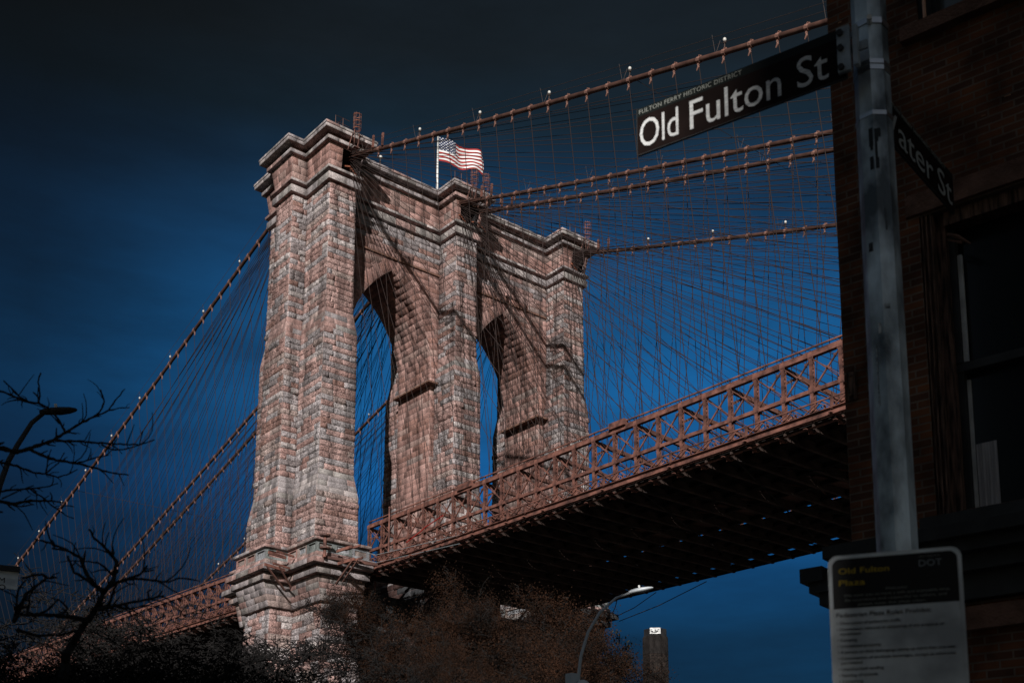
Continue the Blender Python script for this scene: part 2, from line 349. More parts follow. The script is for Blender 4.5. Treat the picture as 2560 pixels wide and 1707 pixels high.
class Masonry:
    def __init__(s): s.V = []; s.F = []; s.T = []; s.n = 0
    def raw(s, V, F, T):
        s.V.append(V); s.F.append(F + s.n); s.T.append(T); s.n += len(V)
    def quad(s, q, col):
        s.raw(np.array(q, dtype=float), np.array([[0, 1, 2, 3]]), np.array([col], dtype=float))
    def block(s, q, col, rough):
        q = np.array(q, dtype=float)  # bl, br, tr, tl seen from outside
        L = np.linalg.norm(q[1] - q[0]); H = np.linalg.norm(q[3] - q[0])
        if L < .12 or H < .12:
            return s.quad(q, col)
        nrm = np.cross(q[2] - q[0], q[3] - q[1]); nrm /= np.linalg.norm(nrm) + 1e-9
        if rough:
            j, bv = min(.017, L * .15), min(.04, L * .2, H * .2); ku = max(1, int(L / .32)); kv = 2
        else:
            j, bv = min(.014, L * .15), min(.015, L * .1); ku = 0; kv = 0
        def lines(S, k):
            a = [0, j / S, (j + bv) / S]; b = [1 - x for x in reversed(a)]
            mid = [a[-1] + (b[0] - a[-1]) * (i + 1) / (k + 1) for i in range(k)]
            return np.array(a + mid + b)
        u, v = lines(L, ku), lines(H, kv); nu, nv = len(u), len(v)
        U, W_ = np.meshgrid(u, v)
        Pt = (q[0] * ((1 - U) * (1 - W_))[..., None] + q[1] * (U * (1 - W_))[..., None] + q[2] * (U * W_)[..., None] + q[3] * ((1 - U) * W_)[..., None])
        dep = np.zeros((nv, nu))
        inn = (slice(2, nv - 2), slice(2, nu - 2))
        if rough:
            base = .05 + .05 * rnd.random() + (.15 if rnd.random() < .06 else 0)
            hh = base + rng.normal(0, .036, (nv - 4, nu - 4))
            hh[0, :] *= .85 + .5 * rnd.random(); hh[-1, :] *= .85
            hh[:, 0] *= .92; hh[:, -1] *= .92
            dep[inn] = np.maximum(hh, .015)
        else:
            dep[inn] = .014 + .01 * rnd.random()
        Pt = Pt + nrm * dep[..., None]
        f, mort = _faces(nu, nv)
        cc = np.tile(col * STONE * (.86 + .26 * rnd.random()), (len(f), 1)) * (1 + rng.normal(0, .07 if rough else .03, (len(f), 1)))
        cc[mort == 1] = (MORTAR if col.sum() > .25 else MORTAR * .25) * (.8 + .4 * rnd.random()); cc[mort >= 2] = BED * (.6 + .9 * rnd.random())
        s.raw(Pt.reshape(-1, 3), f, np.clip(cc, .01, 1))
    def wall(s, bl, br, tr, tl, style='rock', row=.62, lens=(1.2, 2.7), rough=None):
        bl, br, tr, tl = [np.array(p, dtype=float) for p in (bl, br, tr, tl)]
        if rough is None: rough = style == 'rock'
        ctr = (bl + br + tr + tl) / 4; nrm = np.cross(tr - bl, tl - br)
        if np.dot(nrm, CAM - ctr) <= 0:
            return s.quad((bl, br, tr, tl), (GREY + ROSE) / 2)
        H = np.linalg.norm(tl - bl); nr_ = max(1, int(round(H / row)))
        for i in range(nr_):
            a, b = i / nr_, (i + 1) / nr_
            s.course(bl + (tl - bl) * a, br + (tr - br) * a, br + (tr - br) * b, bl + (tl - bl) * b, style, lens, rough)
    def course(s, bl, br, tr, tl, style, lens, rough):
        L = np.linalg.norm(br - bl)
        if L < .05: return
        rowc = pick(style)
        cuts = [0.]; x = 0
        first = lens[0] * (.5 + rnd.random() * .8)
        while True:
            stp = first if x == 0 else lens[0] + (lens[1] - lens[0]) * rnd.random()
            if x + stp > L - .45: break
            x += stp; cuts.append(x / L)
        cuts.append(1.)
        for a, b in zip(cuts[:-1], cuts[1:]):
            c = rowc if rnd.random() < .6 else pick(style)
            c = c if style == 'deck_shade' else (c * .40 + RCORE * .60) if style == 'red' else (c * .60 + CORE * .40)
            s.block((bl + (br - bl) * a, bl + (br - bl) * b, tl + (tr - tl) * b, tl + (tr - tl) * a), c, rough)
    def build(s, name, m, parent):
        V = np.concatenate(s.V) - np.array(wloc(parent)); F = np.concatenate(s.F); T = np.concatenate(s.T)
        return link(name, np_mesh(name, V, F, T), m, parent)

def cyl_between(name, me, p, q, r, parent, base):
    """place a shared unit cylinder between p and q"""
    o = D.objects.new(name, me); COL.objects.link(o); o.parent = parent
    p, q = Vector(p), Vector(q); d = q - p
    o.location = p - base; o.rotation_mode = 'QUATERNION'
    o.rotation_quaternion = d.to_track_quat('Z', 'Y'); o.scale = (r, r, d.length)
    return o
_u = MB(); _u.tube([(0, 0, 0), (0, 0, 1)], 1, 6)
def unit_cyl(name, m):
    me = np_mesh(name, np.array(_u.V), _u.F); me.materials.append(m)
    me.polygons.foreach_set('use_smooth', [True] * len(me.polygons)); return me

def text_me(body, size, align='LEFT', extrude=.0012, space=1.0, shear=0):
    cu = D.curves.new('lettering', 'FONT'); cu.body = body; cu.size = size; cu.align_x = align; cu.extrude = extrude
    cu.space_character = space; cu.resolution_u = 3; cu.shear = shear
    ob = D.objects.new('tmp_text', cu); COL.objects.link(ob)
    me = D.meshes.new_from_object(ob.evaluated_get(bpy.context.evaluated_depsgraph_get()))
    D.objects.remove(ob); D.curves.remove(cu); me.name = 'lettering'
    return me
def fit_text(me, w=None, h=None):
    n = len(me.vertices); a = np.empty(n * 3, dtype=np.float32); me.vertices.foreach_get('co', a); a = a.reshape(-1, 3)
    mn, mx = a.min(0), a.max(0); a[:, :2] -= mn[:2]
    if w: a[:, 0] *= w / (mx[0] - mn[0])
    if h: a[:, 1] *= h / (mx[1] - mn[1])
    me.vertices.foreach_set('co', a.ravel()); me.update(); return me

# ------------------------------------------------------------------ setting: ground, river, street
g = MB(); g.add([(-14, -1200, -.05), (1200, -1200, -.05), (1200, 1200, -.05), (-14, 1200, -.05)], [(0, 1, 2, 3)])
tag(g.build('ground', M['ground']), kind='structure')
g = MB(); g.add([(-3000, -3000, -3.5), (-13, -3000, -3.5), (-13, 3000, -3.5), (-3000, 3000, -3.5)], [(0, 1, 2, 3)])
tag(g.build('river', M['water']), kind='structure')
wd = np.array((math.cos(R(12)), math.sin(R(12)))); wn = np.array((wd[1], -wd[0]))
P0 = CAM[:2] + 10.3 * np.array((math.cos(R(124.9)), math.sin(R(124.9))))
def W3(s, off, z): # point by distance along the facade, distance in front of it, height
    p = P0 + wd * s + wn * off; return (p[0], p[1], z)
g = MB(); g.add([W3(-60, 4.2, 0), W3(-60, 14, 0), W3(60, 14, 0), W3(60, 4.2, 0)], [(0, 1, 2, 3)])
tag(g.build('street', M['asphalt']), kind='structure')
g = MB(); g.add([W3(-60, -14, .13), W3(-60, 4.1, .13), W3(60, 4.1, .13), W3(60, -14, .13), W3(-60, 4.1, -.02), W3(60, 4.1, -.02)], [(0, 1, 2, 3), (1, 4, 5, 2)])
tag(g.build('pavement', M['kerb']), kind='structure')

# ------------------------------------------------------------------ the stone tower
A_, B_, W_X, YO, YI, YJ, CH = 1.7228, 6.4262, 3.2148, 19.7674, 17.9448, 14.8095, 1.4087
tower = empty('stone_tower', (0, 0, 0), 'tall granite bridge tower with twin pointed arches and stepped cornice, flag on top', 'bridge tower')
def outl(e, dims=None):
    a, b, wx, yo, yi, yj, c = dims or (A_, B_, W_X, YO, YI, YJ, CH)
    q = [(a + e, -yo - e), (a + e, -yi - e), (b + e, -yi - e), (b + e, -yj + e), (wx + e, -yj + e), (wx + e, -c - e), (b + e, -c - e), (b + e, c + e),
         (wx + e, c + e), (wx + e, yj - e), (b + e, yj - e), (b + e, yi + e), (a + e, yi + e), (a + e, yo + e)]
    return q + [(-x, y) for x, y in reversed(q)]      # counter-clockwise seen from above
def ring(ms, o0, z0, o1, z1, style, skip=(), **kw):
    n = len(o0)
    for i in range(n):
        if i in skip: continue
        k = (i + 1) % n
        ms.wall((*o0[i], z0), (*o0[k], z0), (*o1[k], z1), (*o1[i], z1), style, **kw)
# --- crown: frieze, bands, top slab
ms = Masonry()
def profile(ms, prof, styles):
    for (ea, za), (eb, zb), st in zip(prof[:-1], prof[1:], styles):
        ring(ms, outl(ea), za, outl(eb), zb, st, row=.9, lens=(2.0, 3.2) if abs(zb - za) > .1 else (4, 6), rough=False)
profile(ms, [(.0, 74.70), (.0, 74.86), (.40, 74.88), (.40, 75.66), (.02, 75.70), (.02, 76.04), (.56, 76.06), (.56, 76.36), (.18, 76.42)], ['ash', 'ash', 'pale', 'pale', 'ash', 'ash', 'pale', 'pale'])
ms.build('string_course', M['ashlar'], tower)
ms = Masonry()
o0, o1 = outl(.18), outl(.50)
NICHE = {2: [(-16.75, -14.62)], 6: [(-1.05, 1.25)], 10: [(15.95, 17.75)]}
for i in range(len(o0)):
    k = (i + 1) % len(o0)
    if i in NICHE:
        ya, yb = o0[i][1], o0[k][1]; (n0, n1), = NICHE[i]
        for p_, q_ in ((ya, n0), (n1, yb)):
            if q_ - p_ > .1:
                ta, tb = (p_ - ya) / (yb - ya), (q_ - ya) / (yb - ya)
                f = lambda o, t: (o[i][0], o[i][1] + (o[k][1] - o[i][1]) * t)
                ms.wall((*f(o0, ta), 76.42), (*f(o0, tb), 76.42), (*f(o1, tb), 78.8), (*f(o1, ta), 78.8), 'red', row=.8, lens=(1.2, 2.2))
    else:
        ms.wall((*o0[i], 76.42), (*o0[k], 76.42), (*o1[k], 78.8), (*o1[i], 78.8), 'red', row=.8, lens=(1.2, 2.2))
ms.build('frieze', M['ashlar'], tower)
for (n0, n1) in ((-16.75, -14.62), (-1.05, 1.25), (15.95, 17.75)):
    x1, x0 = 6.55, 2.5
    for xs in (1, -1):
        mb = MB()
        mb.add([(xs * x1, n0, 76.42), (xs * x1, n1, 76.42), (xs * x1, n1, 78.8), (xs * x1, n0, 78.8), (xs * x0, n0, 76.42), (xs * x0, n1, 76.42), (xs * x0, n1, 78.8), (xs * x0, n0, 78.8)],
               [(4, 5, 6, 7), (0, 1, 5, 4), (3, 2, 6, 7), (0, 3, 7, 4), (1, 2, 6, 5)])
        mb.build('saddle_niche', M['dark'], tower)  # niche walls near-black: the dark of the deep opening put into the colour
ms = Masonry()
profile(ms, [(.50, 78.80), (.50, 79.00), (.94, 79.02), (.94, 79.42), (.62, 79.44), (.62, 79.84), (1.54, 79.86), (1.55, 80.22), (1.62, 80.24), (1.60, 80.52)], ['ash', 'ash', 'pale', 'ash', 'ash', 'ash', 'pale', 'pale', 'pale'])
ms.build('cornice', M['ashlar'], tower)
mb = MB(); oo = outl(1.60); mb.add([(x, y, 80.52) for x, y in oo], [tuple(range(len(oo)))])
mb.build('roof', M['kerb'], tower)
# --- shafts down to the roadway
JB, AP, AH, AR, ZS = 13.45, 7.95, 5.5, 13.0, 58.8
def near_poly(e):
    q = [(A_ + e, -YO - e), (A_ + e, -YI - e), (B_ + e, -YI - e), (B_ + e, -YJ + e), (W_X, -YJ + e), (W_X, -JB)]
    return [(-x, y) for x, y in reversed(q)][::1], q
def shaft_polys(e):
    a, b = A_ + e, B_ + e
    h = [(a, -YO - e), (a, -YI - e), (b, -YI - e), (b, -YJ + e), (W_X, -YJ + e), (W_X, -JB)]
    near = h + [(-x, y) for x, y in reversed(h)]
    far = [(-x, -y) for x, y in near]
    c = CH + e
    hc = [(W_X, -2.5), (W_X, -c), (b, -c), (b, c), (W_X, c), (W_X, 2.5)]
    ctr = hc + [(-x, y) for x, y in reversed(hc)]
    return near, ctr, far
LV = [(35.2, .95), (40.55, .854), (43.0, .472), (58.25, .432), (60.66, .07), (74.70, 0.)]
STY = ['rock', 'ash2', 'rock', 'ash2', 'rock']
for si, nm_ in enumerate(('near', 'centre', 'far')):
    sh = Masonry(); sm = Masonry()
    for li in range(5):
        (z0, e0), (z1, e1) = LV[li], LV[li + 1]
        p0, p1 = shaft_polys(e0)[si], shaft_polys(e1)[si]
        n = len(p0)
        for i in range(n):
            k = (i + 1) % n
            xs = {round(p0[i][0], 3), round(p0[k][0], 3)}
            jam = (abs(abs(p0[i][0]) - W_X) < 1e-6 and abs(abs(p0[k][0]) - W_X) < 1e-6)
            zz1, zz0 = z1, z0
            if jam:
                # pier strip beside the arch and the jamb: dressed red stone, up to the springing only
                if z0 >= ZS: continue
                zz1 = min(z1, ZS)
                t = (zz1 - z0) / (z1 - z0)
                top = [tuple(np.array(p0[m_]) * (1 - t) + np.array(p1[m_]) * t) for m_ in (i, k)]
                sm.wall((*p0[i], z0), (*p0[k], z0), (*top[1], zz1), (*top[0], zz1), 'red', row=.66, lens=(1.7, 3.3))
                continue
            st = STY[li]
            if st == 'rock':
                sh.wall((*p0[i], z0), (*p0[k], z0), (*p1[k], z1), (*p1[i], z1), 'rock')
            else:
                sm.wall((*p0[i], z0), (*p0[k], z0), (*p1[k], z1), (*p1[i], z1), 'pale' if li == 1 else 'ash', row=.6, lens=(1.4, 2.6))
    lab = {'near': 'rock faced granite shaft nearest the camera', 'centre': 'middle granite shaft between the two arches', 'far': 'far granite shaft'}[nm_]
    o = sh.build('shaft', M['rock'], tower); o['label'] = lab
    o2 = sm.build('dressed_stone', M['ashlar'], o)
# --- arch walls
def arcdy(z, Rr):
    zz = z - ZS
    if zz >= math.sqrt(Rr * Rr - (AR - AH) ** 2): return 0.
    return max(0., math.sqrt(max(0, Rr * Rr - zz * zz)) - (AR - AH))
REXT = AR + 1.35
zext = ZS + math.sqrt(REXT ** 2 - (AR - AH) ** 2)
for sgn in (-1, 1):
    cy = sgn * AP; yL, yR = sorted((sgn * (YJ - .05), sgn * (CH + .05)))
    ms = Masonry(); nrow = int(round((74.70 - ZS) / .62))
    for i in range(nrow):
        z0 = ZS + (74.70 - ZS) * i / nrow; z1 = ZS + (74.70 - ZS) * (i + 1) / nrow
        d0, d1 = arcdy(z0, REXT), arcdy(z1, REXT)
        st = 'rock' if z0 > 70.9 else 'red'
        if d0 <= 0 and d1 <= 0:
            ms.wall((W_X, yL, z0), (W_X, yR, z0), (W_X, yR, z1), (W_X, yL, z1), st, row=9, lens=(1.1, 2.4))
        else:
            for s2 in (-1, 1):
                a0, a1 = cy + s2 * d0, cy + s2 * d1
                if s2 < 0: q = ((yL, a0), (yL, a1))
                else: q = ((a0, yR), (a1, yR))
                if q[0][1] - q[0][0] < .1 and q[1][1] - q[1][0] < .1: continue
                f = lambda t: (min(max(t[0], yL), yR), max(min(t[1], yR), yL))
                b0, b1 = f(q[0]), f(q[1])
                if b0[1] < b0[0]: b0 = (b0[0], b0[0])
                if b0[1] - b0[0] < .02 and b1[1] - b1[0] < .02: continue
                if s2 < 0 and b0[1] < b0[0] + .02: b0 = (b0[0], b0[0] + .02)
                ms.wall((W_X, b0[0], z0), (W_X, b0[1], z0), (W_X, b1[1], z1), (W_X, b1[0], z1), 'red', row=9, lens=(1.5, 3.0))
    # river side of the same wall, seen by nobody from here
    pts = [(cy - AH, ZS)] + [(cy - arcdy(z, AR), z) for z in np.linspace(ZS + 1, 69.3, 8)] + [(cy, ZS + math.sqrt(AR ** 2 - (AR - AH) ** 2))] + [(cy + arcdy(z, AR), z) for z in np.linspace(69.3, ZS + 1, 8)] + [(cy + AH, ZS)]
    for (ya, za), (yb, zb) in zip(pts[:-1], pts[1:]):
        ms.quad(((-W_X, yb, zb), (-W_X, ya, za), (-W_X, ya, 74.7), (-W_X, yb, 74.7)), GREY)
    for ya, yb in ((yL, cy - AH), (cy + AH, yR)):
        ms.quad(((-W_X, yb, ZS), (-W_X, ya, ZS), (-W_X, ya, 74.7), (-W_X, yb, 74.7)), GREY)
    for (ya, za), (yb, zb) in zip(pts[:-1], pts[1:]):
        ms.quad(((W_X - .03, ya, za), (W_X - .03, yb, zb), (W_X - .03, yb, 74.7), (W_X - .03, ya, 74.7)), ROSE * .9)
    aw = ms.build('arch_wall', M['ashlar'], tower)
    vs = Masonry()
    thm = math.acos((AR - AH) / AR); nv = 18
    for s2 in (-1, 1):
        for i in range(nv):
            t0, t1 = thm * i / nv, thm * (i + 1) / nv
            ro = REXT + (.12 if i % 2 else -.10)
            def pt_(t, rr):
                yy = math.cos(t) * rr - (AR - AH); yy = max(yy, 0)
                return (W_X + .06, cy + s2 * yy, ZS + math.sin(t) * rr)
            q = [pt_(t0, AR), pt_(t0, ro), pt_(t1, ro), pt_(t1, AR)]
            if s2 < 0: q = [q[1], q[0], q[3], q[2]]
            q = [(x, min(max(y, yL), yR), z) for x, y, z in q]
            vs.block(q, pick('red') * .4 + RCORE * .6, False)
            # soffit course, running through the thickness of the wall
            ya0, za0 = cy + s2 * (math.cos(t0) * AR - (AR - AH)), ZS + math.sin(t0) * AR
            ya1, za1 = cy + s2 * (math.cos(t1) * AR - (AR - AH)), ZS + math.sin(t1) * AR
            xa, xb = (W_X + .06, -W_X)
            if s2 < 0: vs.wall((xa, ya0, za0), (xb, ya0, za0), (xb, ya1, za1), (xa, ya1, za1), 'red', row=9, lens=(1.8, 3.4), rough=False)
            else: vs.wall((xb, ya0, za0), (xa, ya0, za0), (xa, ya1, za1), (xb, ya1, za1), 'red', row=9, lens=(1.8, 3.4), rough=False)
    vs.build('voussoir_ring', M['ashlar'], aw)
    mb = MB()
    mb.beam((W_X + .10, yL, 70.85), (W_X + .10, yR, 70.85), .2, .22)
    mb.build('string_course', M['brownstone'], aw)
    # projecting ledge at the springing of the inner jambs
    for yj_, s3 in ((sgn * AP - AH, 1), (sgn * AP + AH, -1)):
        mb = MB(); back = yj_ - s3 * 1.05
        mb.box((-W_X + .1, yj_ - s3 * .02, 57.3), (W_X + .9, yj_ + s3 * .9, 57.5))
        mb.box((W_X + .01, back, 57.3), (W_X + .9, yj_ - s3 * .02, 57.5))
        mb.build('jamb_ledge', M['brownstone'], aw)
# --- parapet, lower cornice, base
def base_outl(a, b, wx, yo, yi, yj, c): return outl(0, (a, b, wx, yo, yi, yj, c))
def cross(a, b, yo, yi, yj, sgn):
    h = [(a, -yo), (a, -yi), (b, -yi), (b, -yj)]
    q = h + [(-x, y) for x, y in reversed(h)]
    return q if sgn < 0 else [(-x, -y) for x, y in q]
def panelled(ms, bl, br, tr, tl, n, dep=.16):
    bl, br, tr, tl = [np.array(p, dtype=float) for p in (bl, br, tr, tl)]
    nrm = np.cross(tr - bl, tl - br); nrm /= np.linalg.norm(nrm)
    if np.dot(nrm, CAM - bl) <= 0: return ms.quad((bl, br, tr, tl), ROSE)
    col = lambda: pick('base') * (.9 + .3 * rnd.random())
    f = lambda u, v: bl * (1 - u) * (1 - v) + br * u * (1 - v) + tr * u * v + tl * (1 - u) * v
    L = np.linalg.norm(br - bl)
    for i in range(n):
        u0, u1 = i / n, (i + 1) / n; g_ = min(.28 / L, (u1 - u0) * .22); a, b = u0 + g_, u1 - g_; v0, v1 = .22, .80
        c = col()
        for q in ((f(u0, 0), f(u1, 0), f(b, v0), f(a, v0)), (f(u1, 0), f(u1, 1), f(b, v1), f(b, v0)), (f(u1, 1), f(u0, 1), f(a, v1), f(b, v1)), (f(u0, 1), f(u0, 0), f(a, v0), f(a, v1))):
            ms.quad(q, c)
        ins = [f(a, v0), f(b, v0), f(b, v1), f(a, v1)]; dp = [p_ - nrm * dep for p_ in ins]
        for k in range(4):
            ms.quad((ins[k], ins[(k + 1) % 4], dp[(k + 1) % 4], dp[k]), c * .9)
        ms.quad(dp, col())
PR = [ # z, a, b, yo, yi, yj
 (29.10, 2.85, 8.45, 21.20, 18.60, 13.95), (31.45, 3.02, 8.72, 21.9, 19.1, 13.75), (31.58, 2.95, 8.66, 21.82, 19.05, 13.78),
 (31.60, 3.50, 9.30, 22.2, 19.6, 13.6), (32.12, 3.50, 9.30, 22.2, 19.6, 13.6), (32.14, 3.2, 9.0, 21.95, 19.35, 13.65), (32.46, 3.2, 9.0, 21.95, 19.35, 13.65),
 (32.48, 4.15, 9.85, 22.6, 20.25, 13.5), (33.0, 4.10, 9.80, 22.55, 20.2, 13.5), (33.35, 3.35, 9.15, 22.1, 19.6, 13.45),
 (33.75, 3.30, 9.05, 22.0, 19.55, 13.45), (33.80, 3.2, 8.9, 21.9, 19.45, 13.45), (34.90, 3.2, 8.9, 21.9, 19.45, 13.45), (34.92, 3.48, 9.22, 22.18, 19.72, 13.4), (35.2, 3.48, 9.22, 22.18, 19.72, 13.4)]
for sgn in (-1, 1):
    ms = Masonry()
    for (z0, *d0), (z1, *d1) in zip(PR[:-1], PR[1:]):
        q0, q1 = cross(*d0, sgn), cross(*d1, sgn); n = len(q0)
        for i in range(n):
            k = (i + 1) % n
            a4 = ((*q0[i], z0), (*q0[k], z0), (*q1[k], z1), (*q1[i], z1))
            if z0 == 33.80:
                L = math.hypot(q0[k][0] - q0[i][0], q0[k][1] - q0[i][1])
                panelled(ms, *a4, 3 if L > 5.5 else (2 if L > 3.6 else 1) if L > 2 else 1)
            elif z0 == 29.10: ms.wall(*a4, 'base' if sgn < 0 else 'deck_shade', row=.6, lens=(1.3, 2.4), rough=False)
            else: ms.wall(*a4, ('deck_shade' if sgn > 0 else 'base') if z0 < 33.2 else 'ash', row=.7, lens=(2.0, 3.2), rough=False)
        
    top = cross(*PR[-1][1:], sgn); o = ms.build('parapet', M['ashlar'], tower)
    mb = MB(); mb.add([(x, y, 35.2) for x, y in top], [tuple(range(len(top)))]); mb.build('walkway_floor', M['kerb'], o)
ms = Masonry()
ob0, ob1 = base_outl(2.5, 8.05, 4.3, 20.85, 18.25, 14.2, 3.0), base_outl(2.86, 8.46, 4.3, 21.21, 18.61, 13.94, 3.0)
lo0 = base_outl(3.3, 9.0, 5.0, 21.8, 19.2, 13.5, 3.4)
ring(ms, ob0, 29.06, ob1, 29.08, 'base', row=.5, lens=(2, 3))
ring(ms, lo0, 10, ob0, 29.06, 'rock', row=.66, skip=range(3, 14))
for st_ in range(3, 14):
    k_ = st_ + 1; ms.wall((*lo0[st_], 10), (*lo0[k_], 10), (*ob0[k_], 29.06), (*ob0[st_], 29.06), 'deck_shade', row=.66, rough=True)
ring(ms, lo0, -4, lo0, 10, 'rock', row=1.2)
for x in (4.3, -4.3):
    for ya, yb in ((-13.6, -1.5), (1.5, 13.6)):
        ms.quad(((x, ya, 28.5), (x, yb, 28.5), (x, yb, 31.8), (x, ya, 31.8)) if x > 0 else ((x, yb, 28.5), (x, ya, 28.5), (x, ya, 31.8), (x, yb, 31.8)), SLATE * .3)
ms.build('base', M['rock'], tower)
ms = Masonry()  # roadway level floor of the centre pier
ring(ms, [(9, -3.2), (9, 3.2), (-9, 3.2), (-9, -3.2)], 29.0, [(9, -3.2), (9, 3.2), (-9, 3.2), (-9, -3.2)], 35.2, 'deck_shade', row=.7, rough=True)
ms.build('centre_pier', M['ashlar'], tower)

# ------------------------------------------------------------------ suspended deck
PAN = 2.43
def Tz(x): return 38.4 - .0112 * x if x > 0 else 38.35 + .030 * abs(x) - .00004 * x * x
YT = -12.0
def make_span(label, x0, n, sg, detail):
    """x0 first panel point, n panels, sg +1 towards land / -1 over the river"""
    sp = empty('bridge_span', (x0, 0, 33), label, 'bridge deck')
    xs = [x0 + sg * PAN * i for i in range(n + 1)]
    xm0, xm1 = min(xs), max(xs)
    def line(y, dz, wd_, ht, mb, step=6):
        ks = list(range(0, n, step)) + [n]
        for a, b in zip(ks[:-1], ks[1:]):
            mb.beam((xs[a], y, Tz(xs[a]) + dz), (xs[b], y, Tz(xs[b]) + dz), wd_, ht)
    # --- outer trusses with their posts and ties
    for y, near in ((YT, True), (12.0, False)):
        mb = MB()
        line(y, -.2, .36, .34, mb); line(y, -2.8, .28, .26, mb); line(y, -4.55, .36, .34, mb)
        tr = mb.build('stiffening_truss', M['steel'], sp)
        mb = MB()
        line(y - (.1 if near else -.1), .32, .10, .10, mb); line(y + .05, .12, .05, .05, mb)
        for i in range(0, n + 1, 2): mb.beam((xs[i], y, Tz(xs[i])), (xs[i], y, Tz(xs[i]) + .32), .07, .07, (0, 1, 0))
        mb.build('top_rail', M['steel'], tr)
        if near and detail:
            # lattice posts, each a pair of channels with zig-zag lacing
            pm = MB(); H = 4.35
            for dy in (-.13, .13):
                pm.beam((0, dy, -H), (0, dy, 0), .24, .07, (0, 1, 0))
            k = 14
            for i in range(k):
                pm.beam((.10, -.13 if i % 2 else .13, -H * i / k), (.10, .13 if i % 2 else -.13, -H * (i + 1) / k), .05, .03, (1, 0, 0))
                pm.beam((-.11 if i % 2 else .11, -.14, -H * i / k), (.11 if i % 2 else -.11, -.14, -H * (i + 1) / k), .045, .03, (0, 1, 0))
            pm.box((-.2, -.2, -2.95), (.2, .2, -2.55)); pm.box((-.18, -.2, -.42), (.18, .2, -.05))
            pme = np_mesh('post', np.array(pm.V), pm.F); pme.materials.append(M['steel'])
            dm = MB(); dm.beam((0, 0, -2.75), (sg * PAN, 0, -.4), .10, .10); dm.box((sg * PAN * .80 - .09, -.07, -.9), (sg * PAN * .80 + .09, .07, -.7))
            dm.beam((0, .35, -.4), (sg * PAN, .35, -2.75), .07, .07); dm.beam((0, .30, -2.9), (sg * PAN, .30, -4.4), .07, .07); dm.box((-.24, -.16, -3.0), (.24, -.13, -2.5)); dm.box((-.22, -.16, -.5), (.22, -.13, -.02))
            dme = np_mesh('diagonal', np.array(dm.V), dm.F); dme.materials.append(M['steel'])
            rm = MB(); rm.tube([(0, -.1, -.4), (sg * PAN * 2, -.1, -4.5)], .035, 6); rm.tube([(0, .1, -2.8), (sg * PAN, .1, -4.5)], .045, 6)
            rm.beam((sg * PAN * .55, -.1, -1.45), (sg * PAN * .68, -.1, -1.75), .13, .13)
            rme = np_mesh('tie_rod', np.array(rm.V), rm.F); rme.materials.append(M['steel'])
            base = wloc(tr) 
            for i in range(n + 1):
                for nm_, me in (('post', pme), ('diagonal', dme), ('tie_rod', rme)):
                    if nm_ != 'post' and i > n - 2: continue
                    o = D.objects.new(nm_, me); COL.objects.link(o); o.parent = tr; o.location = Vector((xs[i], y, Tz(xs[i]))) - base
        else:
            pm = MB()
            for i in range(n + 1): pm.beam((xs[i], y, Tz(xs[i]) - 4.5), (xs[i], y, Tz(xs[i]) - .2), .26, .28, (0, 1, 0))
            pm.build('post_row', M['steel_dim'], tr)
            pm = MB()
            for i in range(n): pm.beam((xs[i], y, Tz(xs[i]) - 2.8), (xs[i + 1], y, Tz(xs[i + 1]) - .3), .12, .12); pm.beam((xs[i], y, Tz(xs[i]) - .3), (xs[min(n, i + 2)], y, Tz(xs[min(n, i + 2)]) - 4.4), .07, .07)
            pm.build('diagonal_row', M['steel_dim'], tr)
    # --- inner trusses either side of the raised footway
    for y in (-3.0, 3.0):
        mb = MB()
        line(y, -.9, .40, .36, mb); line(y, -4.5, .4, .4, mb); line(y, -2.7, .25, .22, mb)
        for i in range(n + 1): mb.beam((xs[i], y, Tz(xs[i]) - 4.4), (xs[i], y, Tz(xs[i]) - .9), .22, .24, (0, 1, 0))
        for i in range(n): mb.beam((xs[i], y, Tz(xs[i]) - 2.7), (xs[i + 1], y, Tz(xs[i + 1]) - 1), .1, .1)
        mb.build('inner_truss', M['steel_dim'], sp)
    # --- overhead struts from outer to inner trusses, every second panel
    om = MB(); om.beam((0, -11.9, -.45), (0, -3.0, -.95), .26, .34); om.beam((0, -11.9, -1.5), (0, -10.4, -.6), .14, .18)
    ome = np_mesh('overhead_strut', np.array(om.V), om.F); ome.materials.append(M['steel_dim'])
    om = MB(); om.beam((0, 11.9, -.45), (0, 3.0, -.95), .26, .34); om.beam((0, 11.9, -1.5), (0, 10.4, -.6), .14, .18)
    ome2 = np_mesh('overhead_strut', np.array(om.V), om.F); ome2.materials.append(M['steel_dim'])
    for i in range(0, n + 1, 2):
        for me in (ome, ome2):
            o = D.objects.new('overhead_strut', me); COL.objects.link(o); o.parent = sp; o.location = Vector((xs[i], 0, Tz(xs[i]))) - wloc(sp)
    mb = MB()
    for a in range(0, n, 6):
        b = min(n, a + 6); za, zb = Tz(xs[a]) - 1.55, Tz(xs[b]) - 1.55
        mb.beam((xs[a], 0, za), (xs[b], 0, zb), 4.6, .18)
    mb.build('footway', M['steel_dim'], sp)
    mb = MB()
    for i in range(n + 1):
        for y in (-2.4, 2.4): mb.beam((xs[i], y, Tz(xs[i]) - 1.45), (xs[i], y, Tz(xs[i]) - .25), .05, .05, (0, 1, 0))
    for y in (-2.4, 2.4): line(y, -.25, .07, .07, mb); line(y, -.8, .05, .05, mb)
    mb.build('footway_railing', M['steel_dim'], sp)
    # --- roadways: plates left and right of an open centre strip, with slots at the outer edges
    mb = MB()
    for a in range(0, n, 6):
        b = min(n, a + 6)
        for y, wd_ in ((-7.6, 8.3), (8.0, 9.1)):
            mb.beam((xs[a], y, Tz(xs[a]) - 4.95), (xs[b], y, Tz(xs[b]) - 4.95), wd_, .16)
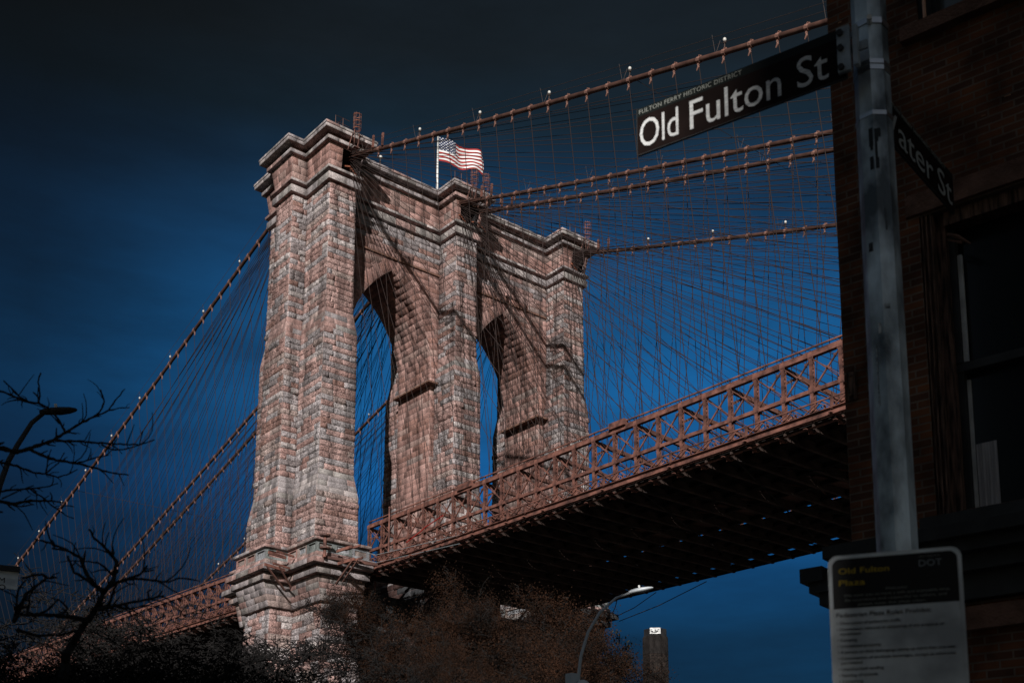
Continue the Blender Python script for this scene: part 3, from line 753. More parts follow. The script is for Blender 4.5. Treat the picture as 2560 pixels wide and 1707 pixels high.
    for a in range(n):
        mb.beam((xs[a], -.95, Tz(xs[a]) - 4.9), (xs[a + 1], -.95, Tz(xs[a + 1]) - 4.9), 4.7, .1)
        t_ = .62 + .28 * rnd.random()
        mb.beam((xs[a] + sg * .05, 2.2, Tz(xs[a]) - 4.9), (xs[a] + sg * PAN * t_, 2.2, Tz(xs[a + 1]) - 4.9), 1.5, .1)
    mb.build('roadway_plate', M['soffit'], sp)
    # --- floor beams
    fb = MB()
    fb.box((-.13, -12.2, -5.72), (.13, 13.6, -5.60)); fb.box((-.03, -12.2, -5.62), (.03, 13.4, -5.06)); fb.box((-.13, -12.2, -5.12), (.13, 13.4, -5.02))
    for y in np.arange(-12, 13, 1.5): fb.beam((0, y, -5.62), (0, y + .75, -5.06), .1, .05, (1, 0, 0))
    fme = np_mesh('floor_beam', np.array(fb.V), fb.F); fme.materials.append(M['beam'])
    base = wloc(sp)
    for i in range(n + 1):
        o = D.objects.new('floor_beam', fme); COL.objects.link(o); o.parent = sp; o.location = Vector((xs[i], 0, Tz(xs[i]))) - base
    mb = MB()   # stringers, wind bracing and pipes under the deck
    for y in (-10.6, -8.6, -6.6, -4.6, 4.6, 6.6, 8.6, 10.6): line(y, -5.2, .12, .32, mb)
    for y in (-1.6, 1.6): line(y, -5.3, .25, .3, mb)
    for i in range(0, n - 3, 4):
        mb.beam((xs[i], -11.5, Tz(xs[i]) - 5.74), (xs[i + 4], 11.5, Tz(xs[i + 4]) - 5.74), .12, .05)
        mb.beam((xs[i], 11.5, Tz(xs[i]) - 5.76), (xs[i + 4], -11.5, Tz(xs[i + 4]) - 5.76), .12, .05)
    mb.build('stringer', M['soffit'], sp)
    mb = MB()
    for i in range(n):
        xa, xb = xs[i], xs[i + 1]; za, zb = Tz(xa), Tz(xb)
        mb.beam((xa, -2.9, za - 5.0), (xb, 2.9, zb - 5.0), .14, .1); mb.beam((xa, 2.9, za - 5.0), (xb, -2.9, zb - 5.0), .14, .1)
        if i % 2 == 0: mb.beam((xa, -2.9, za - 5.05), (xa + sg * 1.2, 2.9, za - 5.05), 1.1, .1)
    mb.build('centre_bracing', M['steel_dim'], sp)
    # --- cantilevered service ledge outside the near truss: lattice rail, brackets, fascia girder
    for s, m_ in ((-1, M['steel']), (1, M['soffit'])):  # far side gets the dark copy in place of the deck's shade
        fa = MB()
        if s > 0: line(13.3, -5.35, .1, .75, fa)
        line(s * 13.22, -5.46, .30, .05, fa); line(s * 13.25, -5.02, .34, .05, fa); line(s * 13.2, -5.24, .06, .40, fa); line(s * 12.5, -5.62, .2, .07, fa)
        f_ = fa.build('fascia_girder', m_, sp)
        la = MB(); line(s * 13.25, -4.28, .09, .09, la)
        for i in range(n):
            xa, xb = xs[i], xs[i + 1]; za, zb = Tz(xa), Tz(xb); xm, zm = (xa + xb) / 2, (za + zb) / 2
            if s < 0:
                la.beam((xa, -13.25, za - 5.0), (xm, -13.22, zm - 4.3), .06, .06); la.beam((xm, -13.22, zm - 4.3), (xb, -13.25, zb - 5.0), .06, .06)
                la.beam((xa, -12.7, za - 4.9), (xm, -12.7, zm - 4.0), .08, .08); la.beam((xm, -12.7, zm - 4.0), (xb, -12.7, zb - 4.9), .08, .08)
                la.beam((xm, -12.4, zm - 4.95), (xm, -12.4, zm - 4.2), .12, .12, (0, 1, 0)); la.beam((xa + sg * .5, -13.0, za - 4.95), (xa + sg * .9, -12.2, za - 4.2), .07, .07)
                la.beam((xa + sg * .3, -12.45, za - 4.75), (xb - sg * .3, -12.45, zb - 4.75), .16, .22)
        la.build('lattice_rail', m_, f_)
        if s < 0:
            br = MB()
            br.beam((0, -13.3, -5.1), (0, -13.3, -4.25), .20, .14, (0, 1, 0)); br.beam((0, -13.35, -4.3), (0, -12.0, -4.3), .14, .10); br.beam((0, -13.3, -4.45), (0, -12.1, -4.85), .12, .08)
            br.beam((0, -13.6, -5.38), (0, -12.2, -5.42), .26, .1)
            bme = np_mesh('bracket', np.array(br.V), br.F); bme.materials.append(m_)
            for i in range(0, n + 1):
                if sg > 0 and i > 12 and i % 3: continue
                o = D.objects.new('bracket', bme); COL.objects.link(o); o.parent = f_; o.location = Vector((xs[i], 0, Tz(xs[i]))) - wloc(f_)
            # flange ends and gusset plates that catch the sun below the fascia
            gm = MB(); gm.box((-.12, -13.1, -5.80), (.12, -12.4, -5.76)); gm.beam((-.05, -12.6, -5.93), (-.05, -12.1, -5.78), .04, .16); gm.beam((.5, -12.7, -5.76), (1.5, -12.6, -5.72), .04, .10); gm.beam((.14, -12.3, -6.0), (.2, -12.0, -5.78), .06, .06)
            gme = np_mesh('gusset', np.array(gm.V), gm.F); gme.materials.append(m_)
            for i in range(n + 1):
                o = D.objects.new('gusset', gme); COL.objects.link(o); o.parent = f_; o.location = Vector((xs[i], 0, Tz(xs[i]))) - wloc(f_)
    return sp, xs
span_l, XL = make_span('rust brown trussed bridge deck running from the tower to the brick building', 6.5, 36, 1, True)
span_r, XR = make_span('trussed bridge deck beyond the tower, dropping behind bare trees to the left', -6.5, 44, -1, True)
mb = MB(); mb.beam((22, -12.1, Tz(22) + .1), (24.2, -12.1, Tz(24.2) + .1), .5, .55); 
o = mb.build('junction_box', M['steel'], span_l)
mb = MB(); mb.beam((42.6, -12.15, Tz(42) + .2), (44.4, -12.15, Tz(44) + .2), .5, .5); mb.build('junction_box', M['steel'], span_l)
mb = MB(); mb.tube([(10.9, -12.5, 32.9), (10.9, -12.5, 39.0)], .09, 8); mb.ball((10.9, -12.5, 39.05), .13); mb.build('stand_pipe', M['steel'], span_l)
tube_red = MB(); tube_red.tube([(14.5, -12.8, 34.6), (17, -12.8, 35.2), (17.6, -12.8, 35.4), (20.5, -12.8, 35.9)], .05, 6); 
tube_red.build('red_pipe', mat('red_pipe_paint', (.30, .015, .012), .5), span_l)

# ------------------------------------------------------------------ main cables
def zl(x): return 80.95 - .3546 * x + 3.114e-4 * x * x
def zr(x): return 82.04 + .30768 * x + 3.1477e-4 * x * x
CABLES = [(-15.5, -15.5, -12.0, True, 'near outer suspension cable, topmost in the photo, with white lamps along it'),
          (-1.3, -.55, -3.0, False, 'upper one of the pair of inner suspension cables'),
          (1.6, 2.0, 3.0, False, 'lower one of the pair of inner suspension cables'),
          (16.4, 15.7, 12.0, True, 'far outer suspension cable, lowest on the right and behind the tower')]
rope_me = unit_cyl('suspender', M['rope'])
stay_me = unit_cyl('stay', M['rope'])
# shared clamp: collar, bolts and the hanger socket below
cm = MB(); cm.tube([(-.15, 0, 0), (.15, 0, 0)], .25, 10); cm.box((-.13, -.05, .2), (.13, .05, .33)); cm.box((-.07, -.06, -.42), (.07, .06, -.22)); cm.tube([(-.0, 0, -.40), (.07, 0, -.55), (-.03, 0, -.80)], [.06, .10, .045], 6)
cm.tube([(0, -.13, .3), (0, .13, .3)], .04, 6)
clamp_me = np_mesh('clamp', np.array(cm.V), cm.F); clamp_me.materials.append(M['clamp'])
# shared necklace lamp: stem, socket and milky globe
def lamp_parts():
    a = MB(); a.tube([(0, 0, .2), (.05, 0, .75)], .05, 6); a.tube([(.05, 0, .7), (.05, 0, .86)], .11, 8)
    b = MB(); b.ball((.05, 0, 1.0), .14, 8, 1.2)
    m1_ = np_mesh('cable_lamp', np.array(a.V), a.F); m1_.materials.append(M['wire'])
    m2_ = np_mesh('globe', np.array(b.V), b.F); m2_.materials.append(M['globe']); m2_.polygons.foreach_set('use_smooth', [True] * len(m2_.polygons))
    return m1_, m2_
lampA, lampB = lamp_parts()
cable_roots = []
for ci, (yl, yr, yt, lamps, lab) in enumerate(CABLES):
    root = empty('main_cable', (0, yl, 79), lab, 'suspension cable', 'main suspension cables')
    cable_roots.append(root); base = wloc(root)
    pl = [(x, yl, zl(x)) for x in [4.5, 6.5, 8.5, 10.5] + list(np.arange(13, 96, 3.0))]
    rl = [.07, .11, .16, .20] + [.21] * (len(pl) - 4)
    prv = [(x, yr, zr(x)) for x in [-4.5, -6.5, -8.5, -10.5] + list(np.arange(-13, -250, -4.0))]
    rr_ = [.07, .11, .16, .20] + [.21] * (len(prv) - 4)
    mb = MB(); mb.tube(pl, rl, 10); mb.build('cable', M['cable'], root, smooth=True)['label'] = 'cable running towards the land on the right'
    mb = MB(); mb.tube(prv, rr_, 10); mb.build('cable', M['cable'], root, smooth=True)['label'] = 'cable dropping over the river on the left'
    mb = MB()  # loose strand fan where the cable enters the tower
    for k in range(7):
        a = k * .9
        mb.tube([(4.2, yl + .35 * math.cos(a), zl(4.2) + .45 * math.sin(a) - .1), (11.5, yl + .16 * math.cos(a), zl(11.5) + .16 * math.sin(a))], .05, 5)
    mb.build('strand_fan', M['cable'], root)
    mb = MB()
    for dy in (-.45, .45):
        mb.tube([(x, yl + dy, zl(x) + 1.15) for x in np.arange(5, 95, 5)], .022, 4, False); mb.tube([(x, yr + dy, zr(x) + 1.15) for x in np.arange(-5, -240, -6)], .022, 4, False)
        for x in np.arange(9, 95, PAN * 4): mb.tube([(x, yl, zl(x)), (x + .1, yl + dy, zl(x) + 1.35)], .02, 4, False)
        for x in np.arange(-9, -230, -PAN * 4): mb.tube([(x, yr, zr(x)), (x, yr + dy, zr(x) + 1.35)], .02, 4, False)
    mb.build('hand_rope', M['wire'], root)
    mb = MB()
    for x in (11.2, 13.0): mb.beam((x, yl - .3, zl(x) + .15), (x + .1, yl - .3, zl(x) + 1.5), .22, .16, (0, 1, 0))
    mb.build('rope_post', M['steel'], root)
    rest_s, rest_c = MB(), MB()
    def put(i, x, yc, z, slope, toy, zb, indiv):
        if indiv:
            o = D.objects.new('clamp', clamp_me); COL.objects.link(o); o.parent = root
            o.location = Vector((x, yc, z)) - base; o.rotation_euler = (0, -math.atan(slope), 0)
            cyl_between('suspender', rope_me, (x, yc, z - .7), (x, toy, zb), .031, root, base)
        else:
            rest_s.tube([(x, yc, z - .8), (x, toy, zb)], .030, 4, False); rest_c.tube([(x - .17, yc, z), (x + .17, yc, z + .34 * slope / 2)], .255, 8)
        if lamps and i % 4 == 3 and i < 60:
            o = D.objects.new('cable_lamp', lampA); COL.objects.link(o); o.parent = root; o.location = Vector((x, yc, z)) - base
            o2 = D.objects.new('globe', lampB); COL.objects.link(o2); o2.parent = o
    i = 0; x = 12.0
    while x < 94:
        put(i, x, yl, zl(x), -.3546 + 6.23e-4 * x, yt, Tz(x) - .1, True); x += 2.445; i += 1
    i = 0; x = -12.0
    while x > -232:
        if zr(x) > Tz(x) + 2: put(i, x, yr, zr(x), .30768 + 6.3e-4 * x, yt, Tz(x) - .1, i < 64)
        x -= 2.445; i += 1
    if rest_s.n:
        o = rest_s.build('suspender_row', M['rope'], root); o['kind'] = 'stuff'
        o = rest_c.build('clamp_row', M['clamp'], root); o['kind'] = 'stuff'
# diagonal stays: eight fans
FAN = [('near outer', -15.5, -12.0), ('upper inner', -.9, -3.0), ('lower inner', 1.8, 3.0), ('far outer', 16.2, 12.0)]
FOFF = {'near outer': 0, 'upper inner': 1.1, 'lower inner': 2.3, 'far outer': 3.6}
for nm_, yc, yt in FAN:
    for sg in (1, -1):
        side = 'right of the tower' if sg > 0 else 'left of the tower'
        fan = empty('stay_fan', (sg * 6.4, yc, 77.5), f'thin stay fan of the {nm_} cable line {side}', 'cable stays', 'fans of diagonal stays')
        base = wloc(fan)
        mb = MB()
        for k in range(5): mb.beam((sg * 5.6, yc - .5 + .25 * k, 77.75 - .08 * k), (sg * 7.0, yc - .42 + .22 * k, 77.0 - .18 * k), .16, .14)
        mb.build('stay_socket', M['orange'], fan)
        for k in range(36):
            x = sg * (9.2 + PAN * 1.36 * k + FOFF[nm_]); 
            z1_ = Tz(x) - .2
            xo = sg * (6.7 + .011 * k); zo = 76.6 + .095 * k
            if zo > 78.6: zo = 78.6 + .02 * (k - 21)
            cyl_between('stay', stay_me, (xo, yc + (.5 * ((k % 3) - 1)) * .6, zo), (x, yt, z1_), .026, fan, base)
# transverse wires linking the four cables
for x, f_, ys, lab in ((49.5, zl, (-15.5, -1.3, 1.6, 16.4), 'thin transverse wire linking the cables behind the street sign'), (-72, zr, (-15.5, -.55, 2.0, 15.7), 'thin transverse wire linking the cables left of the tower')):
    mb = MB(); mb.tube([(x, y, f_(x) - .2) for y in ys], .03, 4); tag(mb.build('cross_wire', M['wire']), lab, 'wire')
    
# ------------------------------------------------------------------ things on the tower top
def ladder_cage(y, label):
    t = empty('ladder_cage', (8.3, y, 77.8), label, 'ladder', 'caged ladders on the tower top')
    for z in (80.7, 81.5, 82.3):
        mb = MB(); pts = [(8.3 + .42 * math.cos(a), y + .42 * math.sin(a), z) for a in np.linspace(0, 2 * math.pi, 15)]; mb.tube(pts, .04, 5, False); mb.build('hoop', M['orange'], t)
    mb = MB()
    for a in np.linspace(0, 2 * math.pi, 9)[:-1]: mb.tube([(8.3 + .42 * math.cos(a), y + .42 * math.sin(a), 80.6), (8.3 + .42 * math.cos(a), y + .42 * math.sin(a), 82.5)], .013, 4)
    mb.build('cage_bar', M['steel'], t)
    for dy in (-.28, .28):
        mb = MB(); mb.tube([(8.25, y + dy, 78.6), (8.25, y + dy, 82.6)], .03, 5); mb.build('rail', M['steel'], t)
    for z in np.arange(78.8, 82.4, .36):
        mb = MB(); mb.tube([(8.25, y - .28, z), (8.25, y + .28, z)], .012, 4); mb.build('rung', M['steel'], t)
    mb = MB(); mb.tube([(8.2, y - .4, 80.3), (7.4, y - .5, 78.6)], .05, 4); mb.build('brace', M['steel'], t); mb = MB(); mb.tube([(8.2, y + .4, 80.3), (7.4, y + .5, 78.6)], .05, 4); mb.build('brace', M['steel'], t); mb = MB(); mb.box((8.0, y - .3, 78.55), (8.4, y + .3, 78.6))
    mb.build('landing', M['steel'], t)
    mb = MB(); mb.tube([(6.4, y - 1.2, 80.5), (6.4, y - 1.2, 81.9), (7.4, y - 1.2, 81.9)], .035, 4)
    for dx, dy in ((-.6, -1.2), (-.6, -2.1)): mb.tube([(8.0 + dx, y + dy, 80.5), (8.0 + dx, y + dy, 81.9)], .04, 4)
    mb.tube([(7.4, y - 2.1, 81.9), (7.4, y - .4, 81.9)], .03, 4); mb.tube([(7.4, y - 2.1, 81.2), (7.4, y - .4, 81.2)], .03, 4)
    mb.build('guard_rail', M['steel_dim'], t)
ladder_cage(-16.0, 'rusty caged ladder over the near corner of the tower cornice')
ladder_cage(-.4, 'left one of the two caged ladders on the middle cornice of the tower')
ladder_cage(1.3, 'right one of the two caged ladders on the middle cornice of the tower')
ladder_cage(17.1, 'caged ladder on the far end of the tower cornice')
for y, lab in ((-10.5, 'small white roof lamp on the tower parapet left of the flagpole'), (6.2, 'small white roof lamp on the tower parapet between middle and far shafts')):
    t = empty('roof_lamp', (4.3, y, 80.5), lab, 'lamp', 'small lamps on the tower roof')
    mb = MB(); mb.tube([(4.3, y, 80.5), (4.3, y, 81.5)], .05, 5); mb.build('stem', M['wire'], t)
    mb = MB(); mb.ball((4.3, y, 81.7), .22); mb.build('globe', M['globe'], t, smooth=True)
t = empty('flagpole', (0, .25, 80.5), 'tall white flagpole standing on the tower roof', 'flagpole')
mb = MB(); mb.tube([(0, .25, 80.5), (0, .25, 91.5)], [.15, .10], 10); mb.build('pole', M['white'], t, smooth=True)
mb = MB(); mb.ball((0, .25, 91.6), .17); mb.build('finial', M['white'], t, smooth=True)
mb = MB(); mb.box((-.2, -.75, 81.3), (.2, -.1, 81.65)); mb.build('floodlight', M['dark'], t)
# flag
def flag_p(u, v):
    wv = .34 * math.sin(u * 9.5 - v * 1.2) * (.25 + u) + .14 * math.sin(u * 19 + v * 3) * u
    sag = -.10 * u * u + .06 * math.sin(u * 11) * u
    return (wv * 1.0 + .55 * u, .36 + u * 6.1 + .22 * math.sin(v * 4 + 1) * u, 91.2 - 3.25 * (1 - v) * (1 - .16 * u) + sag + .20 * math.sin(u * 8 + 1.2) * u)
NU, NV = 52, 26
V = [flag_p(i / NU, j / NV) for j in range(NV + 1) for i in range(NU + 1)]
F = [(j * (NU + 1) + i, j * (NU + 1) + i + 1, (j + 1) * (NU + 1) + i + 1, (j + 1) * (NU + 1) + i) for j in range(NV) for i in range(NU)]
fme = np_mesh('flag', np.array(V), F)
for m_ in ('flagred', 'flagwhite', 'flagblue'): fme.materials.append(M[m_])
mi = []
for j in range(NV):
    for i in range(NU):
        stripe = j // 2
        mi.append(2 if (i < NU * .4 and stripe >= 6) else (0 if stripe % 2 == 0 else 1))
fme.polygons.foreach_set('material_index', mi); fme.polygons.foreach_set('use_smooth', [True] * len(mi))
flag = link('flag', fme, None); tag(flag, 'red, white and blue striped flag with white stars flying from the flagpole', 'flag')
mb = MB()
for r_ in range(9):
    nst = 6 if r_ % 2 == 0 else 5
    for c_ in range(nst):
        u = (.4) * ((c_ + .5) / 6 if nst == 6 else (c_ + 1) / 6); v = 6 / 13 + (7 / 13) * (r_ + .55) / 9.1
        pc = Vector(flag_p(u, v)); du = (Vector(flag_p(u + .01, v)) - pc).normalized(); dv = (Vector(flag_p(u, v + .01)) - pc).normalized(); nn = du.cross(dv).normalized()
        for sd in (-1, 1):
            vs = [pc + nn * .02 * sd]
            for k in range(10):
                a = math.pi / 2 + k * math.pi / 5; rr = .115 if k % 2 == 0 else .05
                vs.append(pc + nn * .02 * sd + du * rr * math.cos(a) + dv * rr * math.sin(a))
            mb.add(vs, [(0, 1 + k, 1 + (k + 1) % 10) for k in range(10)])
mb.build('star', M['flagwhite'], flag, local=True)
# service brackets on the near corner of the lower cornice
def bracket_frame(x, y, lab, dx, dy):
    t = empty('service_bracket', (x, y, 32), lab, 'bracket', 'steel brackets on the tower parapet')
    mb = MB()
    for z, L in ((33.9, 2.2), (32.6, 2.6)):
        mb.beam((x, y, z), (x + dx * L, y + dy * L, z + .05), .16, .28); mb.beam((x + .9, y + .4, z), (x + .9 + dx * L, y + .4 + dy * L, z + .05), .12, .2)
    mb.build('arm', M['steel'], t)
    mb = MB(); mb.beam((x + dx * 2.3, y + dy * 2.3, 32.5), (x, y, 30.6), .16, .16); mb.beam((x + .9 + dx * 1.8, y + .4 + dy * 1.8, 32.5), (x + .6, y + .4, 30.8), .12, .12)
    mb.build('brace', M['steel_dim'], t)
bracket_frame(4.2, -20.2, 'brown steel service bracket in the notch of the tower parapet', .25, -1)
bracket_frame(9.6, -17.6, 'brown steel service bracket under the near corner of the tower parapet', 1, .15)
t = empty('mooring_bollard', (10.2, -19.2, 33), 'brown spool shaped bollard on the near corner of the tower parapet', 'bollard')
mb = MB(); mb.tube([(10.2, -19.3, 32.9), (10.2, -19.3, 35.2)], .16, 8); mb.build('post', M['steel'], t)
mb = MB(); mb.tube([(10.2, -19.3, 34.95), (10.2, -19.3, 35.1)], .5, 10); mb.build('flange', M['steel_dim'], t); mb = MB(); mb.tube([(10.2, -19.3, 33.7), (10.2, -19.3, 33.85)], .5, 10); mb.build('flange', M['steel_dim'], t)
mb = MB(); mb.beam((9.7, -19.3, 33.0), (10.6, -13.6, 33.0), .3, .25); mb.build('outrigger', M['steel_dim'], t)
for z, lab in ((34.3, 'upper grey guard wire strung along the tower parapet'), (33.5, 'lower grey guard wire strung along the tower parapet')):
    mb = MB(); mb.tube([(10.2, -19.2, z), (10.0, -13.4, z - .1), (24, -13.4, z - 1.2)], .03, 4); tag(mb.build('guard_wire', M['bracket']), lab, 'wire')

# ------------------------------------------------------------------ street corner: brick building
def AE(az, el, r):
    return Vector((CAM[0] + r * math.cos(R(az)), CAM[1] + r * math.sin(R(az)), 1.6 + r * math.tan(R(el))))
Rm = cam.rotation_euler.to_matrix()
def at(u, v, r):
    """point at horizontal distance r in the direction of photo pixel (u, v)"""
    d = Rm @ Vector(((u - 1359.47) / 3050.33, (1661.36 - v) / 3050.33, -1))
    k = r / math.hypot(d.x, d.y); return Vector(CAM) + d * k
K = .7357
def S(s): return s * K
def Z(z): return 1.6 + (z - 1.6) * K
bld = empty('brick_building', (P0[0], P0[1], 0), 'old dark red brick corner building with brownstone lintels behind the steel pole', 'building')
bld.rotation_euler = (0, 0, R(12))     # local x runs along the facade, -y faces the street
def loc(name, mb, m, par): 
    o = link(name, np_mesh(name, np.array(mb.V), mb.F), m, par); return o
s0, s1 = S(1.0), S(2.75)                       # the tall window
z0_, z1_ = Z(5.60), Z(9.22)
u0, u1, uz0, uz1 = S(1.12), S(2.75), Z(11.62), Z(15.0)  # the window above
LEN, TOPZ = 12.0, 15.0
# wall front with openings (0.3 deep reveals)
mb = MB()
xs = [0, s0, u0, s1, LEN]; 
def wallrect(x0, x1, z0, z1): mb.add([(x0, 0, z0), (x1, 0, z0), (x1, 0, z1), (x0, 0, z1)], [(0, 1, 2, 3)])
wallrect(0, s0, Z(5.3), TOPZ); wallrect(s1, LEN, Z(5.3), TOPZ); wallrect(s0, s1, Z(5.3), z0_); wallrect(s0, s1, z1_, uz0); wallrect(s0, u0, uz0, uz1); wallrect(s0, s1, uz1, TOPZ)
for (a, b, c, d) in ((s0, s1, z0_, z1_), (u0, u1, uz0, uz1)):
    mb.add([(a, 0, c), (a, .3, c), (a, .3, d), (a, 0, d)], [(0, 1, 2, 3)]); mb.add([(b, .3, c), (b, 0, c), (b, 0, d), (b, .3, d)], [(0, 1, 2, 3)])
    mb.add([(a, 0, d), (a, .3, d), (b, .3, d), (b, 0, d)], [(0, 1, 2, 3)]); mb.add([(a, .3, c), (a, 0, c), (b, 0, c), (b, .3, c)], [(0, 1, 2, 3)])
wallrect(0, LEN, 0, Z(5.3))
mb.add([(0, 0, 0), (0, 9, 0), (0, 9, TOPZ), (0, 0, TOPZ)], [(3, 2, 1, 0)]); mb.add([(0, 9, 0), (LEN, 9, 0), (LEN, 9, TOPZ), (0, 9, TOPZ)], [(3, 2, 1, 0)]); mb.add([(LEN, 0, 0), (LEN, 9, 0), (LEN, 9, TOPZ), (LEN, 0, TOPZ)], [(0, 1, 2, 3)])
wal = loc('wall', mb, M['brick'], bld)
mb = MB(); mb.box((-.1, -.1, TOPZ), (LEN + .1, 9.1, TOPZ + .25)); loc('roof', mb, M['brownstone'], bld)
for nm_, a, b, c, d, dp in (('lintel', S(.86), S(3.0), Z(9.24), Z(9.50), .035), ('sill', S(.94), S(3.0), Z(11.44), Z(11.62), .09), ('sill', S(.85), S(3.0), Z(5.46), Z(5.60), .10)):
    mb = MB(); mb.box((a, -dp, c), (b, .28, d)); o = loc(nm_, mb, M['brownstone'] if nm_ == 'lintel' or c > 6 else M['darkwood'], bld)
# small bits of chipped mortar and lime on the brickwork
mb = MB()
for _ in range(42):
    a, c = rnd.uniform(.02, S(2.6)), rnd.uniform(Z(6), TOPZ - 4)
    if s0 - .1 < a and (z0_ - .1 < c < z1_ + .3 or c > uz0 - .3): continue
    L = rnd.uniform(.015, .06); mb.box((a, -.006, c), (a + L, .001, c + rnd.uniform(.006, .014)))
loc('lime_stain', mb, mat('pale_lime_mortar', (.42, .22, .13), .9, 0, .3, 30), bld)
mb = MB(); mb.box((S(.05), -.03, Z(7.2)), (S(.15), -.002, Z(7.55))); mb.tube([(S(.10), -.06, Z(7.25)), (S(.10), -.02, Z(7.25))], .012, 6); mb.tube([(S(.10), -.06, Z(7.5)), (S(.10), -.02, Z(7.5))], .012, 6)
loc('anchor_plate', mb, M['wood'], bld)
# tall window: weathered frame, sashes, curtain
win = MB()
win.box((s0, .02, z0_), (S(1.14), .2, z1_)); win.box((S(1.14), .09, z0_), (S(1.25), .24, z1_)); win.box((s1 - .12, .02, z0_), (s1, .2, z1_)); win.box((S(1.25), .06, z1_ - .12), (s1 - .12, .22, z1_)); win.box((S(1.25), .05, z0_), (s1 - .12, .25, z0_ + .05))
for a in (S(1.02), S(1.07), S(1.12)): win.box((a, .0, z0_), (a + .012, .03, z1_))
wf = loc('window', win, M['wood'], bld); wf['label'] = 'tall window in a peeling wooden frame'
mb = MB(); mb.box((S(1.25), .16, Z(7.32)), (s1 - .12, .22, Z(7.42))); mb.box((S(1.252), .15, Z(7.42)), (S(1.252) + .05, .23, z1_ - .12)); mb.box((S(1.252), .17, z0_ + .05), (S(1.252) + .05, .25, Z(7.32))); loc('sash', mb, M['darkwood'], wf)
mb = MB(); mb.box((S(1.26) + .02, .20, Z(7.45)), (S(1.30) + .05, .235, Z(8.75))); mb.box((S(1.26) + .03, .24, Z(5.62)), (S(1.29) + .05, .262, Z(7.25))); loc('sash_rail', mb, M['sash'], wf)
mb = MB(); mb.add([(S(1.25), .262, z0_), (s1 - .1, .262, z0_), (s1 - .1, .262, z1_), (S(1.25), .262, z1_)], [(0, 1, 2, 3)]); loc('pane', mb, M['glass'], wf)
mb = MB()
for i in range(14):
    a = S(1.37) + i * .012; mb.add([(a, .250 + .004 * (i % 2), Z(5.62)), (a + .012, .250 + .004 * ((i + 1) % 2), Z(5.62)), (a + .012, .250 + .004 * ((i + 1) % 2), Z(6.48)), (a, .250 + .004 * (i % 2), Z(6.48))], [(0, 1, 2, 3)])
loc('curtain', mb, M['curtain'], wf)
mb = MB(); mb.tube([(S(1.30), .03, Z(8.92)), (S(1.42), .02, Z(8.84)), (S(1.55), .03, Z(8.72))], [.012, .018, .006], 5); mb.tube([(S(1.29), .04, Z(8.86)), (S(1.46), .03, Z(8.76))], [.008, .014], 5); loc('bent_hook', mb, M['brownstone'], wf)
# the window above the sill at the top of the frame
mb = MB(); mb.box((u0, .04, uz0), (S(1.24), .22, uz1)); mb.box((S(1.24), .12, uz0), (S(1.30), .26, uz1)); mb.box((s1 - .1, .04, uz0), (s1, .22, uz1)); mb.box((S(1.72), .14, uz0), (S(1.78), .24, uz1)); mb.box((S(1.3), .14, uz0), (s1 - .1, .24, uz0 + .05))
uw = loc('window', mb, M['darkwood'], bld); uw['label'] = 'window with pale sky lit panes above the top sill'
mb = MB(); mb.add([(S(1.3), .23, uz0), (s1 - .1, .23, uz0), (s1 - .1, .23, uz1), (S(1.3), .23, uz1)], [(0, 1, 2, 3)]); loc('pane', mb, M['paleglass'], uw)
mb = MB(); mb.box((S(1.19), .0, uz0 + .02), (S(1.215), .045, uz1)); loc('lit_jamb_strip', mb, mat('orange_light_paint', (.62, .36, .25), .6), uw)  # jamb strip with the orange light on it put into a bright colour
# shop front: cornice with a stepped end bracket, panels below
mb = MB()
mb.box((-.10, -.38, Z(5.22)), (LEN, .0, Z(5.36))); mb.box((-.08, -.30, Z(5.08)), (LEN, .0, Z(5.22))); mb.box((-.05, -.20, Z(4.90)), (LEN, .0, Z(5.08))); mb.box((-.03, -.10, Z(4.62)), (LEN, .0, Z(4.90)))
mb.box((-.30, -.40, Z(4.98)), (-.10, .3, Z(5.14))); mb.box((-.24, -.36, Z(4.86)), (-.06, .3, Z(4.98))); mb.box((-.17, -.32, Z(4.72)), (-.04, .3, Z(4.86))); mb.box((-.11, -.26, Z(4.50)), (-.02, .3, Z(4.72)))
loc('shopfront_cornice', mb, M['darkwood'], bld)
mb = MB(); mb.box((0, -.07, Z(4.30)), (LEN, -.002, Z(4.55))); loc('stone_band', mb, M['brownstone'], bld)
mb = MB(); mb.box((0, -.05, .3), (.35, -.002, Z(4.28))); mb.box((.5, -.04, .3), (LEN, -.002, .9)); 
for a in np.arange(.35, LEN, 1.4): mb.box((a, -.05, .3), (a + .12, -.002, Z(4.28)))
loc('shopfront_panel', mb, M['darkwood'], bld)

# ------------------------------------------------------------------ octagonal pole with the street signs
PC = AE(122.86, 0, 6.25); pcx, pcy = PC.x, PC.y
pole = empty('sign_pole', (pcx, pcy, 0), 'weathered octagonal galvanised pole carrying the street name signs', 'pole')
def pole_r(z): return .112 - .0028 * z
PHI = math.atan2(CAM[1] - pcy, CAM[0] - pcx) - R(4)      # one ridge points near the viewer
def octo(z, rr): return [(pcx + rr * math.cos(PHI + k * math.pi / 4), pcy + rr * math.sin(PHI + k * math.pi / 4), z) for k in range(8)]
mb = MB(); zs = [0.13, 2.5, 4.5, 6.0, 8.5]; vs = []; fs = []
for z in zs: vs += octo(z, pole_r(z))
for i in range(len(zs) - 1):
    for k in range(8): fs.append((i * 8 + k, i * 8 + (k + 1) % 8, (i + 1) * 8 + (k + 1) % 8, (i + 1) * 8 + k))
fs.append(tuple(len(vs) - 8 + k for k in range(8))); mb.add(vs, fs); mb.build('shaft', M['galv'], pole)
